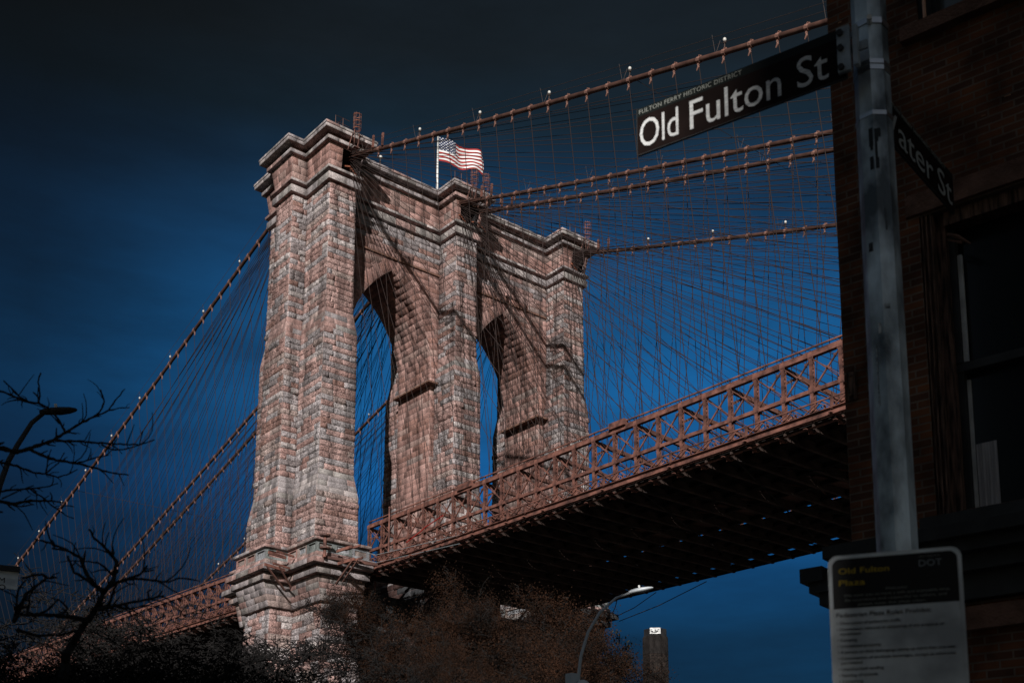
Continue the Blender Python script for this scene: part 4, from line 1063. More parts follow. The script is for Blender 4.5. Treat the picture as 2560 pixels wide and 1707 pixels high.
def band(z, h, extra=.004, m='strap', nm_='strap'):
    mb = MB(); a, b = octo(z - h / 2, pole_r(z) + extra), octo(z + h / 2, pole_r(z) + extra)
    a0, b0 = octo(z - h / 2, pole_r(z) - .002), octo(z + h / 2, pole_r(z) - .002)
    mb.add(a + b + a0 + b0, [(k, (k + 1) % 8, 8 + (k + 1) % 8, 8 + k) for k in range(8)] + [(8 + k, 8 + (k + 1) % 8, 24 + (k + 1) % 8, 24 + k) for k in range(8)] + [((k + 1) % 8, k, 16 + k, 16 + (k + 1) % 8) for k in range(8)])
    return mb.build(nm_, M[m], pole)
zof = lambda v: 1.6 + 6.15 * (at(2190, v, 1).z - 1.6)
for v in (148, 163, 278): band(zof(v), .026)
band(zof(45), .035, .007)
mb = MB(); mb.tube([(pcx, pcy, zof(45)), at(2173, 42, 6.09)], .014, 8); mb.build('bolt_head', M['white'], pole)
mb = MB()   # worn stencilled figures, one stroke set on each facet beside the ridge
for fk in (0, -1):
    a0, a1 = PHI + fk * math.pi / 4, PHI + (fk + 1) * math.pi / 4
    rr0 = pole_r(4.7)
    pA = np.array((math.cos(a0), math.sin(a0))) * rr0; pB = np.array((math.cos(a1), math.sin(a1))) * rr0
    nn = (pA + pB) / np.linalg.norm(pA + pB)
    def patch(t0, t1, z0, z1):
        vs = []
        for t, z in ((t0, z0), (t1, z0), (t1, z1), (t0, z1)):
            rr = pole_r(z) / rr0; q = (pA * (1 - t) + pB * t) * rr + nn * .003; vs.append((pcx + q[0], pcy + q[1], z))
        mb.add(vs, [(0, 1, 2, 3)])
    if fk == 0:
        patch(.04, .30, zof(352), zof(320)); patch(.04, .22, zof(400), zof(352)); patch(.28, .50, zof(340), zof(318)); patch(.05, .28, zof(418), zof(386)) if False else None; patch(.05, .30, zof(420), zof(392))
    else:
        patch(.62, .94, zof(362), zof(316)); patch(.70, .90, zof(372), zof(362)); patch(.62, .90, zof(420), zof(388))
mb.build('stencil_mark', mat('faded_black_stencil', (.035, .04, .045), .8), pole)

for fk, t0, t1, v0, v1, cm_ in ((-1, .60, .80, 806, 832, (.55, .56, .55)), (0, .15, .5, 760, 772, (.30, .33, .34)), (-1, .2, .5, 600, 622, (.05, .055, .06)), (0, .5, .62, 520, 575, (.08, .09, .10)), (-1, .35, .42, 860, 1010, (.40, .43, .44))):
    a0, a1 = PHI + fk * math.pi / 4, PHI + (fk + 1) * math.pi / 4; mb = MB(); z_a, z_b = zof(v1), zof(v0); vs = []
    for tt, z in ((t0, z_a), (t1, z_a), (t1, z_b), (t0, z_b)):
        rr = pole_r(z) + .0015; x_ = (math.cos(a0) * (1 - tt) + math.cos(a1) * tt) * rr; y_ = (math.sin(a0) * (1 - tt) + math.sin(a1) * tt) * rr; vs.append((pcx + x_ * 1.012, pcy + y_ * 1.012, z))
    mb.add(vs, [(0, 1, 2, 3)]); mb.build('sticker', mat('worn_sticker', cm_, .7, 0, .6, 40), pole)
def street_sign(name, p0, p1, ztop, h, label, hdr, words, hdr_txt, x_fr, wfrac, lt='letter', hdr_fr=(.04, .64)):
    """plate from p0 to p1 (the reading direction as the viewer sees it)"""
    p0, p1 = np.array(p0), np.array(p1); d = p1 - p0; L = np.linalg.norm(d); ang = math.atan2(d[1], d[0])
    t = empty(name, (p0[0], p0[1], ztop - h), label, 'street sign'); t.rotation_euler = (0, 0, ang)
    # local x along plate, z up, the face looks to -y
    mb = MB(); mb.box((0, 0, 0), (L, .012, h - hdr)); loc('plate', mb, M['signbrown'], t)
    mb = MB(); mb.box((0, 0, h - hdr), (L, .012, h)); loc('header', mb, M['signgreen'], t)
    for wtxt, xa, wf_ in words:
        me = fit_text(text_me(wtxt, .2, extrude=.001), wf_ * L, None)
        n = len(me.vertices); a = np.empty(n * 3, dtype=np.float32); me.vertices.foreach_get('co', a); a = a.reshape(-1, 3); hh = a[:, 1].max()
        a[:, 1] *= (h - hdr) * .74 / hh; me.vertices.foreach_set('co', a.ravel()); me.update()
        o = link('lettering', me, M[lt], t); o.rotation_euler = (math.pi / 2, 0, 0); o.location = (xa * L, -.004, (h - hdr) * .13)
    me = fit_text(text_me(hdr_txt, .05, extrude=.001, space=1.1), (hdr_fr[1] - hdr_fr[0]) * L, hdr * .55)
    o = link('header_lettering', me, M['letterdim'], t); o.rotation_euler = (math.pi / 2, 0, 0); o.location = (hdr_fr[0] * L, -.004, h - hdr * .8)
    mb = MB()
    for a, b in (((-.004), 0), (L, L + .004)): mb.box((a, -.002, 0), (b, .014, h))
    mb.box((0, -.002, -.004), (L, .014, 0)); loc('edge_trim', mb, M['lampdark'], t)
    return t, L
FS0, FS1 = (105.57, -72.19), (106.80, -71.84)
fs, FL = street_sign('street_sign', FS0, FS1, 6.17, .30, 'long brown street sign reading Old Fulton St, fixed left of the pole', .052,
                     [('Old', .014, .20), ('Fulton', .272, .44), ('St', .785, .14)], 'FULTON FERRY HISTORIC DISTRICT', .02, .9, 'letter', (.012, .53))
mb = MB()
mb.box((FL - .035, -.03, .02), (FL + .035, -.004, .285)); mb.box((FL + .05, -.025, .04), (FL + .075, .012, .275)); mb.box((FL + .03, .0, .13), (FL + .12, .012, .18))
b_ = loc('bracket', mb, M['bracket'], fs)
for z in (.045, .16, .25):
    mb = MB(); mb.tube([(FL - .015, -.045, z), (FL - .015, -.028, z)], .018, 8); loc('bolt_head', mb, M['lampdark'], b_)
q = .97; wp0 = np.array((106.38, -70.69)); wp1 = np.array((106.21, -69.78)); c2 = CAM[:2]
wp0, wp1 = c2 + (wp0 - c2) * q, c2 + (wp1 - c2) * q
wdv = (wp1 - wp0); wp0e = wp0 - wdv * .42          # the first letters pass behind the pole
ws, WL = street_sign('street_sign', wp0e, wp1, 1.6 + (6.43 - 1.6) * q, .288, 'dark street sign reading Water St, half hidden behind the pole and seen edge on', .045,
                     [('Water', .0, .72), ('St', .78, .19)], 'FULTON FERRY HISTORIC DISTRICT', .02, .9, 'letterwater', (.15, .9))
mb = MB(); mb.box((-.02, .012, .03), (.05, .03, .24)); loc('bracket', mb, M['bracket'], ws)

# ------------------------------------------------------------------ plaza rules sign on its own post
TLp, TRp = np.array((107.70, -73.43)), np.array((108.08, -73.20)); dpl = TRp - TLp; PLW = float(np.linalg.norm(dpl)); ppa = math.atan2(dpl[1], dpl[0])
ZT = 2.745; PH = .70
pz = empty('plaza_sign', (TLp[0], TLp[1], ZT - PH), 'plaza rules sign with black heading panel and yellow title, standing before the pole', 'sign'); pz.rotation_euler = (0, 0, ppa)
def rrect(x0, x1, z0, z1, rd, n=6):
    pts = []
    for cx, cz, a0 in ((x1 - rd, z0 + rd, -90), (x1 - rd, z1 - rd, 0), (x0 + rd, z1 - rd, 90), (x0 + rd, z0 + rd, 180)):
        for k in range(n + 1):
            a = R(a0 + 90 * k / n); pts.append((cx + rd * math.cos(a), cz + rd * math.sin(a)))
    return pts
def plate(x0, x1, z0, z1, rd, ya, yb):
    mb = MB(); p = rrect(x0, x1, z0, z1, rd); n = len(p)
    mb.add([(x, ya, z) for x, z in p] + [(x, yb, z) for x, z in p], [tuple(range(n)), tuple(reversed(range(n, 2 * n)))] + [((i + 1) % n, i, n + i, n + (i + 1) % n) for i in range(n)]); return mb
loc('board', plate(0, PLW, 0, PH, .035, 0, .012), M['panelgrey'], pz)
HB = PH - .192
mb = plate(.014, PLW - .014, HB - .06, PH - .014, .028, -.002, -.0005); 
loc('heading_panel', mb, M['panelblack'], pz)
mb = MB(); mb.box((.0145, -.0035, .014), (PLW - .0145, -.0022, HB)); loc('rules_panel', mb, M['panelgrey'], pz)
def put_text(body, x, z, hgt, m, wdt=None, par=pz, y=-.004, align='L', thick=0):
    me = text_me(body, hgt * 1.37, extrude=.0004)
    n = len(me.vertices); a = np.empty(n * 3, dtype=np.float32); me.vertices.foreach_get('co', a); a = a.reshape(-1, 3)
    w0 = a[:, 0].max() - a[:, 0].min(); sx = (wdt / w0) if wdt else 1
    a[:, 0] = (a[:, 0] - a[:, 0].min()) * sx; w1 = w0 * sx
    if align == 'C': a[:, 0] -= w1 / 2
    me.vertices.foreach_set('co', a.ravel()); me.update()
    o = link('lettering', me, m, par); o.rotation_euler = (math.pi / 2, 0, 0); o.location = (x, y, z); return o
put_text('Old Fulton', .036, PH - .068, .021, M['yellow'], .170); put_text('Plaza', .036, PH - .110, .021, M['yellow'], .088)
gl = M['letterdim']
for k, (tx, wdt, xc) in enumerate((('Welcome!', .072, .226), ('We want you to have a safe and enjoyable time.', .352, .226), ('Be courteous and respectful to others, and', .335, .222), ('please keep the plaza clean.', .225, .21))):
    put_text(tx, xc, PH - .134 - .0165 * k, .0095, gl, wdt, align='C')
me_ = put_text('DOT', .305, PH - .062, .024, M['bracket'], .075)
put_text('NEW YORK CITY', .305, PH - .030, .0055, gl, .07)
ink = M['ink']
put_text('Pedestrian Plaza Rules Prohibit:', .022, HB - .030, .0165, ink, .315, y=-.005)
ln = ['• Obstruction of pedestrian traffic', '• Destruction, removal or tampering of any property or', '   equipment', '• Camping', '• Unattended property', '• A person or their belongings taking up more than one seat', '• Consumption of alcoholic beverages, except as otherwise', '   permitted', '• Unauthorized vending', '• Feeding of animals', '• Littering']
wl = [.215, .355, .070, .066, .145, .385, .385, .070, .15, .13, .08]
zz = HB - .056
for tx, wdt in zip(ln, wl):
    put_text(tx, .022 + (.010 if tx.startswith(' ') else 0), zz, .0105, ink, wdt, y=-.005); zz -= .0215 if not tx.startswith('• Des') and not tx.startswith('• Cons') else .016
mb = MB(); mb.tube([(PLW * .5, .035, -(ZT - PH)), (PLW * .5, .035, PH - .05)], .022, 8); loc('post', mb, M['galv'], pz)

# ------------------------------------------------------------------ street lamps
def lamp_head(t, p, az, sz, m, slope=.17):
    mb = MB(); ax = Vector((math.cos(az), math.sin(az), slope)).normalized(); sd = ax.cross(Vector((0, 0, 1))).normalized(); up = sd.cross(ax)
    prof = [(-.12, .06, .06, .05), (0, .11, .10, .06), (.18, .15, .11, .07), (.40, .19, .10, .09), (.62, .17, .07, .07), (.76, .10, .04, .04), (.80, .02, .015, .015)]
    vs = []; fs = []; n = 10
    for (l, w_, hu, hd) in prof:
        for k in range(n):
            a = 2 * math.pi * k / n; c, s_ = math.cos(a), math.sin(a)
            vs.append(p + (ax * l + sd * w_ * c + up * ((hu if s_ > 0 else hd) * s_)) * sz)
    for i in range(len(prof) - 1):
        for k in range(n): fs.append((i * n + k, i * n + (k + 1) % n, (i + 1) * n + (k + 1) % n, (i + 1) * n + k))
    fs.append(tuple(range(n))); fs.append(tuple(reversed([len(vs) - n + k for k in range(n)]))); mb.add(vs, fs)
    h_ = mb.build('lamp_head', m, t, smooth=True)
    mb = MB(); mb.tube([p + ax * .3 * sz + up * .10 * sz, p + ax * .3 * sz + up * .20 * sz], .04 * sz, 6); mb.build('photocell', M['white'], h_)
rL = 20.0
pts = [AE(a, e, rL) for a, e in ((165.6, 9), (165.1, 13.5), (164.52, 17.11), (164.25, 18.17), (163.93, 18.89), (163.42, 19.89), (162.93, 20.39))]
t = empty('street_lamp', (pts[0].x, pts[0].y, 0), 'dark street lamp on a curved pole among the bare branches at left', 'street lamp')
mb = MB(); mb.tube([Vector((pts[0].x, pts[0].y, .1))] + pts, [.07, .06, .05, .045, .042, .040, .036, .032], 8); mb.build('pole', M['lampdark'], t, smooth=True)
dv = AE(161.68, 21.07, rL) - pts[-1]
lamp_head(t, pts[-1], math.atan2(dv.y, dv.x), .62, M['lampdark'], .25)
rL = 30.0
pts = [AE(a, e, rL) for a, e in ((137.95, 6.0), (137.92, 9.6), (137.78, 10.77), (137.43, 11.89), (136.85, 12.82), (136.07, 13.48), (135.3, 13.74))]
t = empty('street_lamp', (pts[0].x, pts[0].y, 0), 'pale street lamp on a bowed pole in front of the brown trees below the deck', 'street lamp')
mb = MB(); mb.tube([Vector((pts[0].x, pts[0].y, .1))] + pts, [.09, .06, .045, .040, .038, .036, .034, .034], 8); mb.build('pole', M['lamp'], t, smooth=True)
dv = AE(134.2, 13.98, rL) - pts[-1]
lamp_head(t, pts[-1], math.atan2(dv.y, dv.x), .68, M['lamp'], .2)
mb = MB(); c_ = AE(138.2, 9.3, 29.9); mb.box((c_.x - .12, c_.y - .12, c_.z - .5), (c_.x + .12, c_.y + .12, c_.z + .35)); mb.build('control_box', M['lamp'], t)
mb = MB(); c_ = AE(137.7, 9.3, 29.9); mb.ball(tuple(c_), .2, 8); mb.build('sensor_dome', M['white'], t)
c_ = AE(141.9, 8.9, 33); t = empty('signal_head', (c_.x, c_.y, 0), 'dark signal post top just showing at the bottom edge below the brown trees', 'signal')
mb = MB(); mb.tube([(c_.x, c_.y, 0), (c_.x, c_.y, c_.z)], .06, 8); mb.build('post', M['lampdark'], t); mb = MB(); mb.box((c_.x - .2, c_.y - .2, c_.z - .2), (c_.x + .2, c_.y + .2, c_.z + .18)); mb.build('housing', M['lamp'], t)
# pale board sign cut by the left edge
rS = 24.0
a, b = at(47, 1422, rS), at(-70, 1398, rS * 1.0)
t = empty('board_sign', (a.x, a.y, 0), 'weathered pale board sign with black letters cut by the left edge', 'sign')
h_ = .0
ztop = a.z; zbot = at(10, 1472, rS).z
vv = Vector((b.x - a.x, b.y - a.y, 0)).normalized(); L = 1.3; nn = Vector((-vv.y, vv.x, 0)); nn = nn if nn.dot(Vector(CAM) - a) > 0 else -nn
def bq(l0, l1, z0, z1, o0=.0, o1=.05):
    mb = MB(); vs = []
    for o_ in (o0, o1):
        for l, z in ((l0, z0), (l1, z0), (l1, z1), (l0, z1)): p = a + vv * l + nn * o_; vs.append((p.x, p.y, z))
    return mb.add(vs, [(0, 1, 2, 3), (7, 6, 5, 4), (0, 4, 5, 1), (1, 5, 6, 2), (2, 6, 7, 3), (3, 7, 4, 0)])
bq(0, L, zbot, ztop - .07).build('board', mat('weathered_white_board', (.74, .80, .84), .7, 0, .3, 2.0, stretch=(1, 1, 3)), t)
bq(-.02, L, ztop - .07, ztop + .02, -.03, .12).build('hood', M['lampdark'], t)
for tx, zz_, xo in (('RAM', ztop - .30, .52), ('RBO', ztop - .43, .50)):
    me = fit_text(text_me(tx, .15, extrude=.002), .30, .10)
    o = link('lettering', me, M['ink'], t); p = a + vv * xo + nn * .056; o.location = Vector((p.x, p.y, zz_)) - t.location; o.rotation_euler = (math.pi / 2, 0, math.atan2(-vv.y, -vv.x))
mb = MB(); p = a + vv * .7; mb.tube([(p.x, p.y, 0), (p.x, p.y, zbot + .05)], .05, 8); mb.build('post', M['lampdark'], t)

# ------------------------------------------------------------------ chimney, wires
rC = 165.0; cc_ = AE(134.22, 0, rC)
zt_ = 1.6 + rC * math.tan(R(11.95)); t = empty('chimney', (cc_.x, cc_.y, 0), 'octagonal dark brick chimney standing against the sky under the deck', 'chimney')
def oct_ring(r, z): return [(r * math.cos(k * math.pi / 4 + .35), r * math.sin(k * math.pi / 4 + .35), z) for k in range(8)]
def octs(prof, cap=True):
    mb = MB(); vs = []; fs = []
    for r, z in prof: vs += oct_ring(r, z)
    for i in range(len(prof) - 1):
        for k in range(8): fs.append((i * 8 + k, i * 8 + (k + 1) % 8, i * 8 + 8 + (k + 1) % 8, i * 8 + 8 + k))
    if cap: fs.append(tuple(len(vs) - 8 + k for k in range(8)))
    mb.add(vs, fs); return mb
sh_ = loc('shaft', octs([(2.05, 0), (1.86, zt_ - 3.6), (1.86, zt_ - 3.55)]), M['brick2'], t)
loc('plain_band', octs([(1.88, zt_ - 3.55), (1.86, zt_ - 1.25), (1.72, zt_ - 1.0)]), mat('smoke_stained_render', (.015, .012, .011), .9, 0, .3, 1), t)
loc('cap', octs([(1.66, zt_ - 1.05), (1.66, zt_ - .05), (1.60, zt_)]), mat('dark_iron_cap', (.022, .022, .024), .6), t)
da = math.atan2(CAM[1] - cc_.y, CAM[0] - cc_.x)
mb = MB(); nx, ny = math.cos(da), math.sin(da); px, py = -ny, nx
def cq(l0, l1, z0, z1, o): return [(nx * o + px * l, ny * o + py * l, z) for l, z in ((l0, z0), (l1, z0), (l1, z1), (l0, z1))]
mb.add(cq(-.72, .72, zt_ - .86, zt_ - .02, 1.74) + cq(-.72, .72, zt_ - .86, zt_ - .02, 1.66), [(0, 1, 2, 3), (0, 4, 5, 1), (1, 5, 6, 2), (2, 6, 7, 3), (3, 7, 4, 0)])
pl = loc('sign_panel', mb, mat('bright_steel_panel', (.80, .80, .78), .5, 0, .2, 3), t)
mb = MB()
for l, z, w_, h2 in ((-.42, -.52, .3, .16), (.02, -.44, .12, .3), (.25, -.5, .26, .2), (-.1, -.66, .7, .09), (-.5, -.3, .16, .1), (.42, -.28, .2, .08)):
    mb.add(cq(l - w_ / 2, l + w_ / 2, zt_ + z - h2 / 2, zt_ + z + h2 / 2, 1.745), [(0, 1, 2, 3)])
loc('panel_mark', mb, M['ink'], pl)
for u0_, v0_, u1_, v1_, lab in ((1548, 1552, 1766, 1453, 'long dark wire slanting up from the tower corner to the deck edge'), (1540, 1540, 1640, 1480, 'short dark wire running from the tower corner up to the street lamp height'), (1532, 1530, 1545, 1490, 'steep dark wire at the far corner of the tower parapet')):
    p, q = at(u0_, v0_, 141), at(u1_, v1_, 118); mid = (p + q) / 2 - Vector((0, 0, .25))
    mb = MB(); mb.tube([p, mid, q], .05, 4); tag(mb.build('guy_wire', M['wire']), lab, 'wire')

# ------------------------------------------------------------------ trees
def seg_mesh(name, P, Q, ra, rb, n=3):
    P, Q = np.asarray(P, dtype=float), np.asarray(Q, dtype=float); ra, rb = np.asarray(ra)[:, None], np.asarray(rb)[:, None]
    d = Q - P; d /= np.linalg.norm(d, axis=1, keepdims=True) + 1e-9
    ref = np.where(np.abs(d[:, 2:3]) < .9, np.array([[0, 0, 1.]]), np.array([[1., 0, 0]]))
    a = np.cross(d, ref); a /= np.linalg.norm(a, axis=1, keepdims=True); b = np.cross(d, a)
    V = np.empty((len(P), 2, n, 3))
    for k in range(n):
        t = 2 * math.pi * k / n; o = a * math.cos(t) + b * math.sin(t)
        V[:, 0, k] = P + o * ra; V[:, 1, k] = Q + o * rb
    base = np.arange(len(P))[:, None] * 2 * n
    F = np.concatenate([np.stack([base[:, 0] + k, base[:, 0] + (k + 1) % n, base[:, 0] + n + (k + 1) % n, base[:, 0] + n + k], 1) for k in range(n)])
    return np_mesh(name, V.reshape(-1, 3), F)
def grow(seed, H, levels, spread, kids, trunk_r, droop=0., up=.35):
    r = random.Random(seed); segs = []; tips = []
    def br(p, d, L, rad, lv):
        n = 4; q = p
        for i in range(n):
            d = (d + Vector((r.uniform(-1, 1), r.uniform(-1, 1), r.uniform(-1, 1))) * .16 + Vector((0, 0, (up if lv < 2 else -droop) * .12))).normalized()
            q2 = q + d * L / n; r0, r1 = rad * (1 - .5 * i / n), rad * (1 - .5 * (i + 1) / n)
            segs.append((q, q2, r0, r1, lv)); q = q2
            if lv < levels and (i > 0 or lv > 0):
                for _ in range(kids if lv else kids + 1):
                    ax = Vector((r.uniform(-1, 1), r.uniform(-1, 1), r.uniform(-.35, .8))).normalized()
                    br(q, (d * (1 - spread) + ax * spread).normalized(), L * r.uniform(.42, .68), max(r1 * .62, .006), lv + 1)
        if lv >= levels - 1: tips.append((q, d))
    br(Vector((0, 0, 0)), Vector((0, 0, 1)), H * .5, trunk_r, 0)
    return segs, tips
def tree_meshes(seed, H, levels=4, spread=.62, kids=1, trunk_r=.16, twig_r=.012, leaves=0, leaf=.1, droop=.3):
    segs, tips = grow(seed, H, levels, spread, kids, trunk_r, droop)
    zmax = max(s_[1].z for s_ in segs); k = H / zmax
    big = [s_ for s_ in segs if s_[4] == 0]; sm = [s_ for s_ in segs if s_[4] > 0]
    def mk(nm, L, n): return seg_mesh(nm, [s_[0] * k for s_ in L], [s_[1] * k for s_ in L], [max(s_[2], twig_r) for s_ in L], [max(s_[3], twig_r) for s_ in L], n)
    tr, cr_ = mk('trunk', big, 6), mk('crown', sm, 3)
    lf = None
    if leaves:
        g_ = np.random.default_rng(seed); T = np.array([t_[0] * k for t_ in tips]); nT = len(T)
        pw = np.clip(T[:, 2] / H, .02, 1) ** 2.6; idx = g_.choice(nT, leaves, p=pw / pw.sum()); c = T[idx] + g_.normal(0, .30, (leaves, 3)) - np.array([[0, 0, .12]])
        a = g_.normal(0, 1, (leaves, 3)); a[:, 2] -= 1.0; a /= np.linalg.norm(a, axis=1, keepdims=True); b = np.cross(a, g_.normal(0, 1, (leaves, 3))); b /= np.linalg.norm(b, axis=1, keepdims=True)
        sz = leaf * g_.uniform(.5, 1.4, (leaves, 1)); a = a * sz * 1.6; b = b * sz * .55
        V = np.stack([c - b * .2, c + a * .5 + b, c + a, c + a * .5 - b], 1).reshape(-1, 3)
        lf = np_mesh('foliage', V, np.arange(leaves * 4).reshape(-1, 4))
    return tr, cr_, lf
def plant(name, meshes, p, scale, rot, label, cat, group, mt='twig', ml='leafbrown'):
    t = empty(name, p, label, cat, group); t.rotation_euler = (0, 0, rot); t.scale = (scale[0], scale[0], scale[1]) if hasattr(scale, '__len__') else (scale,) * 3
    tr, cr_, lf = meshes
    for nm_, me, m_ in (('trunk', tr, 'bark'), ('crown', cr_, mt), ('foliage', lf, ml)):
        if me is None: continue
        if not me.materials: me.materials.append(M[m_])
        o = D.objects.new(nm_, me); COL.objects.link(o); o.parent = t
    return t
bare = [tree_meshes(s_, 12.0, 6, .66, 1, .15, .0115) for s_ in (3, 11, 23)]
GB = 'bare twiggy trees along the foot of the tower'
spots = [ # az, el of top, distance, label
 (165.2, 10.6, 44, 'bare tree at the left edge behind the board sign'), (162.6, 10.9, 52, 'bare tree under the fork of the dark foreground branch'), (160.0, 11.3, 47, 'bare tree below the lower end of the near suspension cable'),
 (157.6, 12.6, 58, 'taller bare tree before the left part of the river deck'), (155.4, 13.2, 50, 'bare tree before the deck left of the tower base'), (153.6, 12.0, 62, 'bare tree at the left foot of the tower'),
 (151.4, 11.3, 57, 'bare tree before the middle of the tower base'), (149.6, 11.4, 64, 'bare tree before the near corner of the tower base'), (148.2, 11.5, 60, 'slim bare tree rising at the right foot of the tower'),
 (158.6, 10.5, 36, 'low bare tree close behind the foreground branch fork'), (154.2, 10.4, 38, 'low bare tree in front of the tower base at left'), (150.4, 10.3, 40, 'low bare tree in front of the tower base centre'), (163.8, 10.2, 38, 'low bare tree at the bottom left corner'), (156.6, 13.0, 66, 'bare tree with fine twigs over the middle of the river deck'), (154.6, 12.9, 70, 'bare tree with fine twigs over the river deck beside the tower'), (158.9, 11.9, 64, 'bare tree with fine twigs over the lower river deck'), (161.6, 11.2, 60, 'bare tree with fine twigs left of the forked branch')]
for i, (az, el, r, lab) in enumerate(spots):
    h = 1.6 + r * math.tan(R(el)); p = AE(az, 0, r); p.z = 0
    wide = (1.35 + .35 * rnd.random()) * h / 12
    plant('bare_tree', bare[i % 3], p, (wide, h / 12), rnd.random() * 6, lab, 'tree', GB)
brown = [tree_meshes(s_, 17.0, 6, .62, 1, .22, .014, 75000, .05, .5) for s_ in (5, 17)]
GL = 'brown leaved trees under the bridge deck'
for i, (az, el, r, lab) in enumerate([(145.6, 14.3, 76, 'brown leaved tree just right of the tower base'), (144.4, 15.0, 80, 'tallest brown leaved tree, reaching highest against the dark deck'), (142.6, 14.9, 78, 'brown leaved tree beneath the middle of the deck'), (141.2, 14.2, 82, 'brown leaved tree left of the pale street lamp'),
        (140.2, 13.6, 84, 'brown leaved tree behind the bowed pole of the pale street lamp'), (144.6, 11.9, 62, 'lower brown leaved tree in front of the tallest one'), (143.3, 11.8, 60, 'lower brown leaved tree at the bottom centre'), (141.2, 11.6, 64, 'lower brown leaved tree left of the signal post top'), (140.6, 11.6, 66, 'lower brown leaved tree at the foot of the pale street lamp')]):
    h = 1.6 + r * math.tan(R(el)); p = AE(az, 0, r); p.z = 0
    plant('brown_tree', brown[i % 2], p, ((.72 if i in (4, 8) else .62 if i in (0, 5) else 1.1) * h / 17, h / 17), rnd.random() * 6, lab, 'tree', GL)
small = tree_meshes(31, 20.0, 5, .58, 1, .2, .02, 9000, .16, .5)
r = 150; h = 1.6 + r * math.tan(R(11.5)); p = AE(135.9, 0, r); p.z = 0
plant('leafy_tree', small, p, (.62 * h / 20, h / 20), 1.0, 'sparse dull green tree against the sky left of the chimney', 'tree', None, 'twig', 'leafdark')
def bush_mesh(seed, n):
    g_ = np.random.default_rng(seed); c = g_.normal(0, 1, (n, 3)); c /= np.linalg.norm(c, axis=1, keepdims=True); c *= g_.uniform(.35, 1.0, (n, 1)) ** .5
    c = c * np.array([[3.4, 3.4, 4.4]]) * (1 + .22 * np.sin(c[:, :1] * 7 + seed) * np.cos(c[:, 1:2] * 6)) + np.array([[0, 0, 4.6]])
    a = g_.normal(0, 1, (n, 3)); a /= np.linalg.norm(a, axis=1, keepdims=True); b = np.cross(a, g_.normal(0, 1, (n, 3))); b /= np.linalg.norm(b, axis=1, keepdims=True)
    a *= g_.uniform(.04, .14, (n, 1)); b *= .03
    return np_mesh('foliage', np.stack([c - a, c + b, c + a, c - b], 1).reshape(-1, 3), np.arange(n * 4).reshape(-1, 4))
bst = MB(); bst.tube([(0, 0, 0), (.1, 0, 2), (0, .2, 5)], [.16, .12, .05], 6); bstm = np_mesh('trunk', np.array(bst.V), bst.F)
bushes = [bush_mesh(s_, 26000) for s_ in (1, 2)]
for i, (az, el, r, lab) in enumerate([(165.5, 10.0, 33, 'dark shrub at the bottom left corner'), (163.2, 9.9, 41, 'dark shrub below the board sign'), (160.9, 10.2, 34, 'dark shrub under the forked branch'), (158.4, 10.5, 43, 'dark shrub left of the pale strips'), (156.0, 10.7, 36, 'dark shrub under the river deck'),
        (153.8, 10.1, 45, 'dark shrub at the left foot of the tower base'), (151.6, 9.7, 37, 'low dark shrub before the tower base'), (149.2, 9.6, 46, 'low dark shrub under the near tower corner')]):
    h = 1.6 + r * math.tan(R(el)); p = AE(az, 0, r); p.z = 0; k = h / 9.2
    plant('dark_shrub', (bstm, None, bushes[i % 2]), p, (k * 1.05, k), i * 1.3, lab, 'shrub', 'dark shrubs along the bottom left', 'twig', 'leafdark2')

# ---- dark foreground branches hanging in from the left
def twig_tree(name, label, off, strokes, r0):
    t = None; mb = MB(); first = None
    allp = []
    for pts, w0, w1, dr in strokes:
        pp = []
        # refine and roughen the stroke so that it grows like wood: knuckles and small spurs
        for (x0, y0), (x1, y1) in zip(pts[:-1], pts[1:]):
            n = max(2, int(math.hypot(x1 - x0, y1 - y0) / 28))
            for k in range(n): pp.append((x0 + (x1 - x0) * k / n, y0 + (y1 - y0) * k / n))
        pp.append(pts[-1]); m = len(pp)
        P3 = []; rad = []
        for k, (x, y) in enumerate(pp):
            j = 4.0 if 0 < k < m - 1 else 0
            P3.append(at(off[0] + (x + rnd.uniform(-j, j)) * .27234, off[1] + (y + rnd.uniform(-j, j)) * .27234, r0 + dr * k / m + .03 * math.sin(k)))
            rad.append((w0 + (w1 - w0) * k / m) * .40 * (1 + .16 * math.sin(k * 1.9) + .08 * rnd.random()))
        allp.append((P3, rad))
    t = empty(name, (CAM[0], CAM[1], 0), label, 'branch'); 
    root = allp[0][0][0]; t.location = (root.x, root.y, root.z)
    for i, (P3, rad) in enumerate(allp):
        if i == 0:
            mb0 = MB(); mb0.tube(P3, rad, 6); main = mb0.build('limb', M['bark'], t)
        else: mb.tube(P3, rad, 5)
        for k in range(2, len(P3) - 1):
            if rnd.random() < .14:
                d = (P3[k] - P3[k - 1]).normalized(); s_ = d.cross(Vector(CAM) - P3[k]).normalized() * rnd.choice((-1, 1))
                mb.tube([P3[k], P3[k] + (s_ + d * .8) * rnd.uniform(.01, .022), P3[k] + (s_ * .9 + d * 1.4) * rnd.uniform(.02, .045)], [rad[k] * .7, rad[k] * .5, rad[k] * .25], 4)
        for k in range(2, len(P3) - 1):        # fine side shoots
            if rnd.random() < .13:
                d = (P3[k] - P3[k - 1]).normalized(); s_ = d.cross(Vector(CAM) - P3[k]).normalized() * rnd.choice((-1, 1)); L = rnd.uniform(.08, .24); q_ = [P3[k]]
                for m_ in range(4): d = (d + s_ * .35 + Vector((rnd.uniform(-1, 1), rnd.uniform(-1, 1), rnd.uniform(-.3, 1))) * .3).normalized(); q_.append(q_[-1] + d * L / 4)
                mb.tube(q_, [.0042, .0038, .0034, .003, .002], 4)
    mb.build('twig', M['bark'], t); return t
U = lambda *p: list(p)
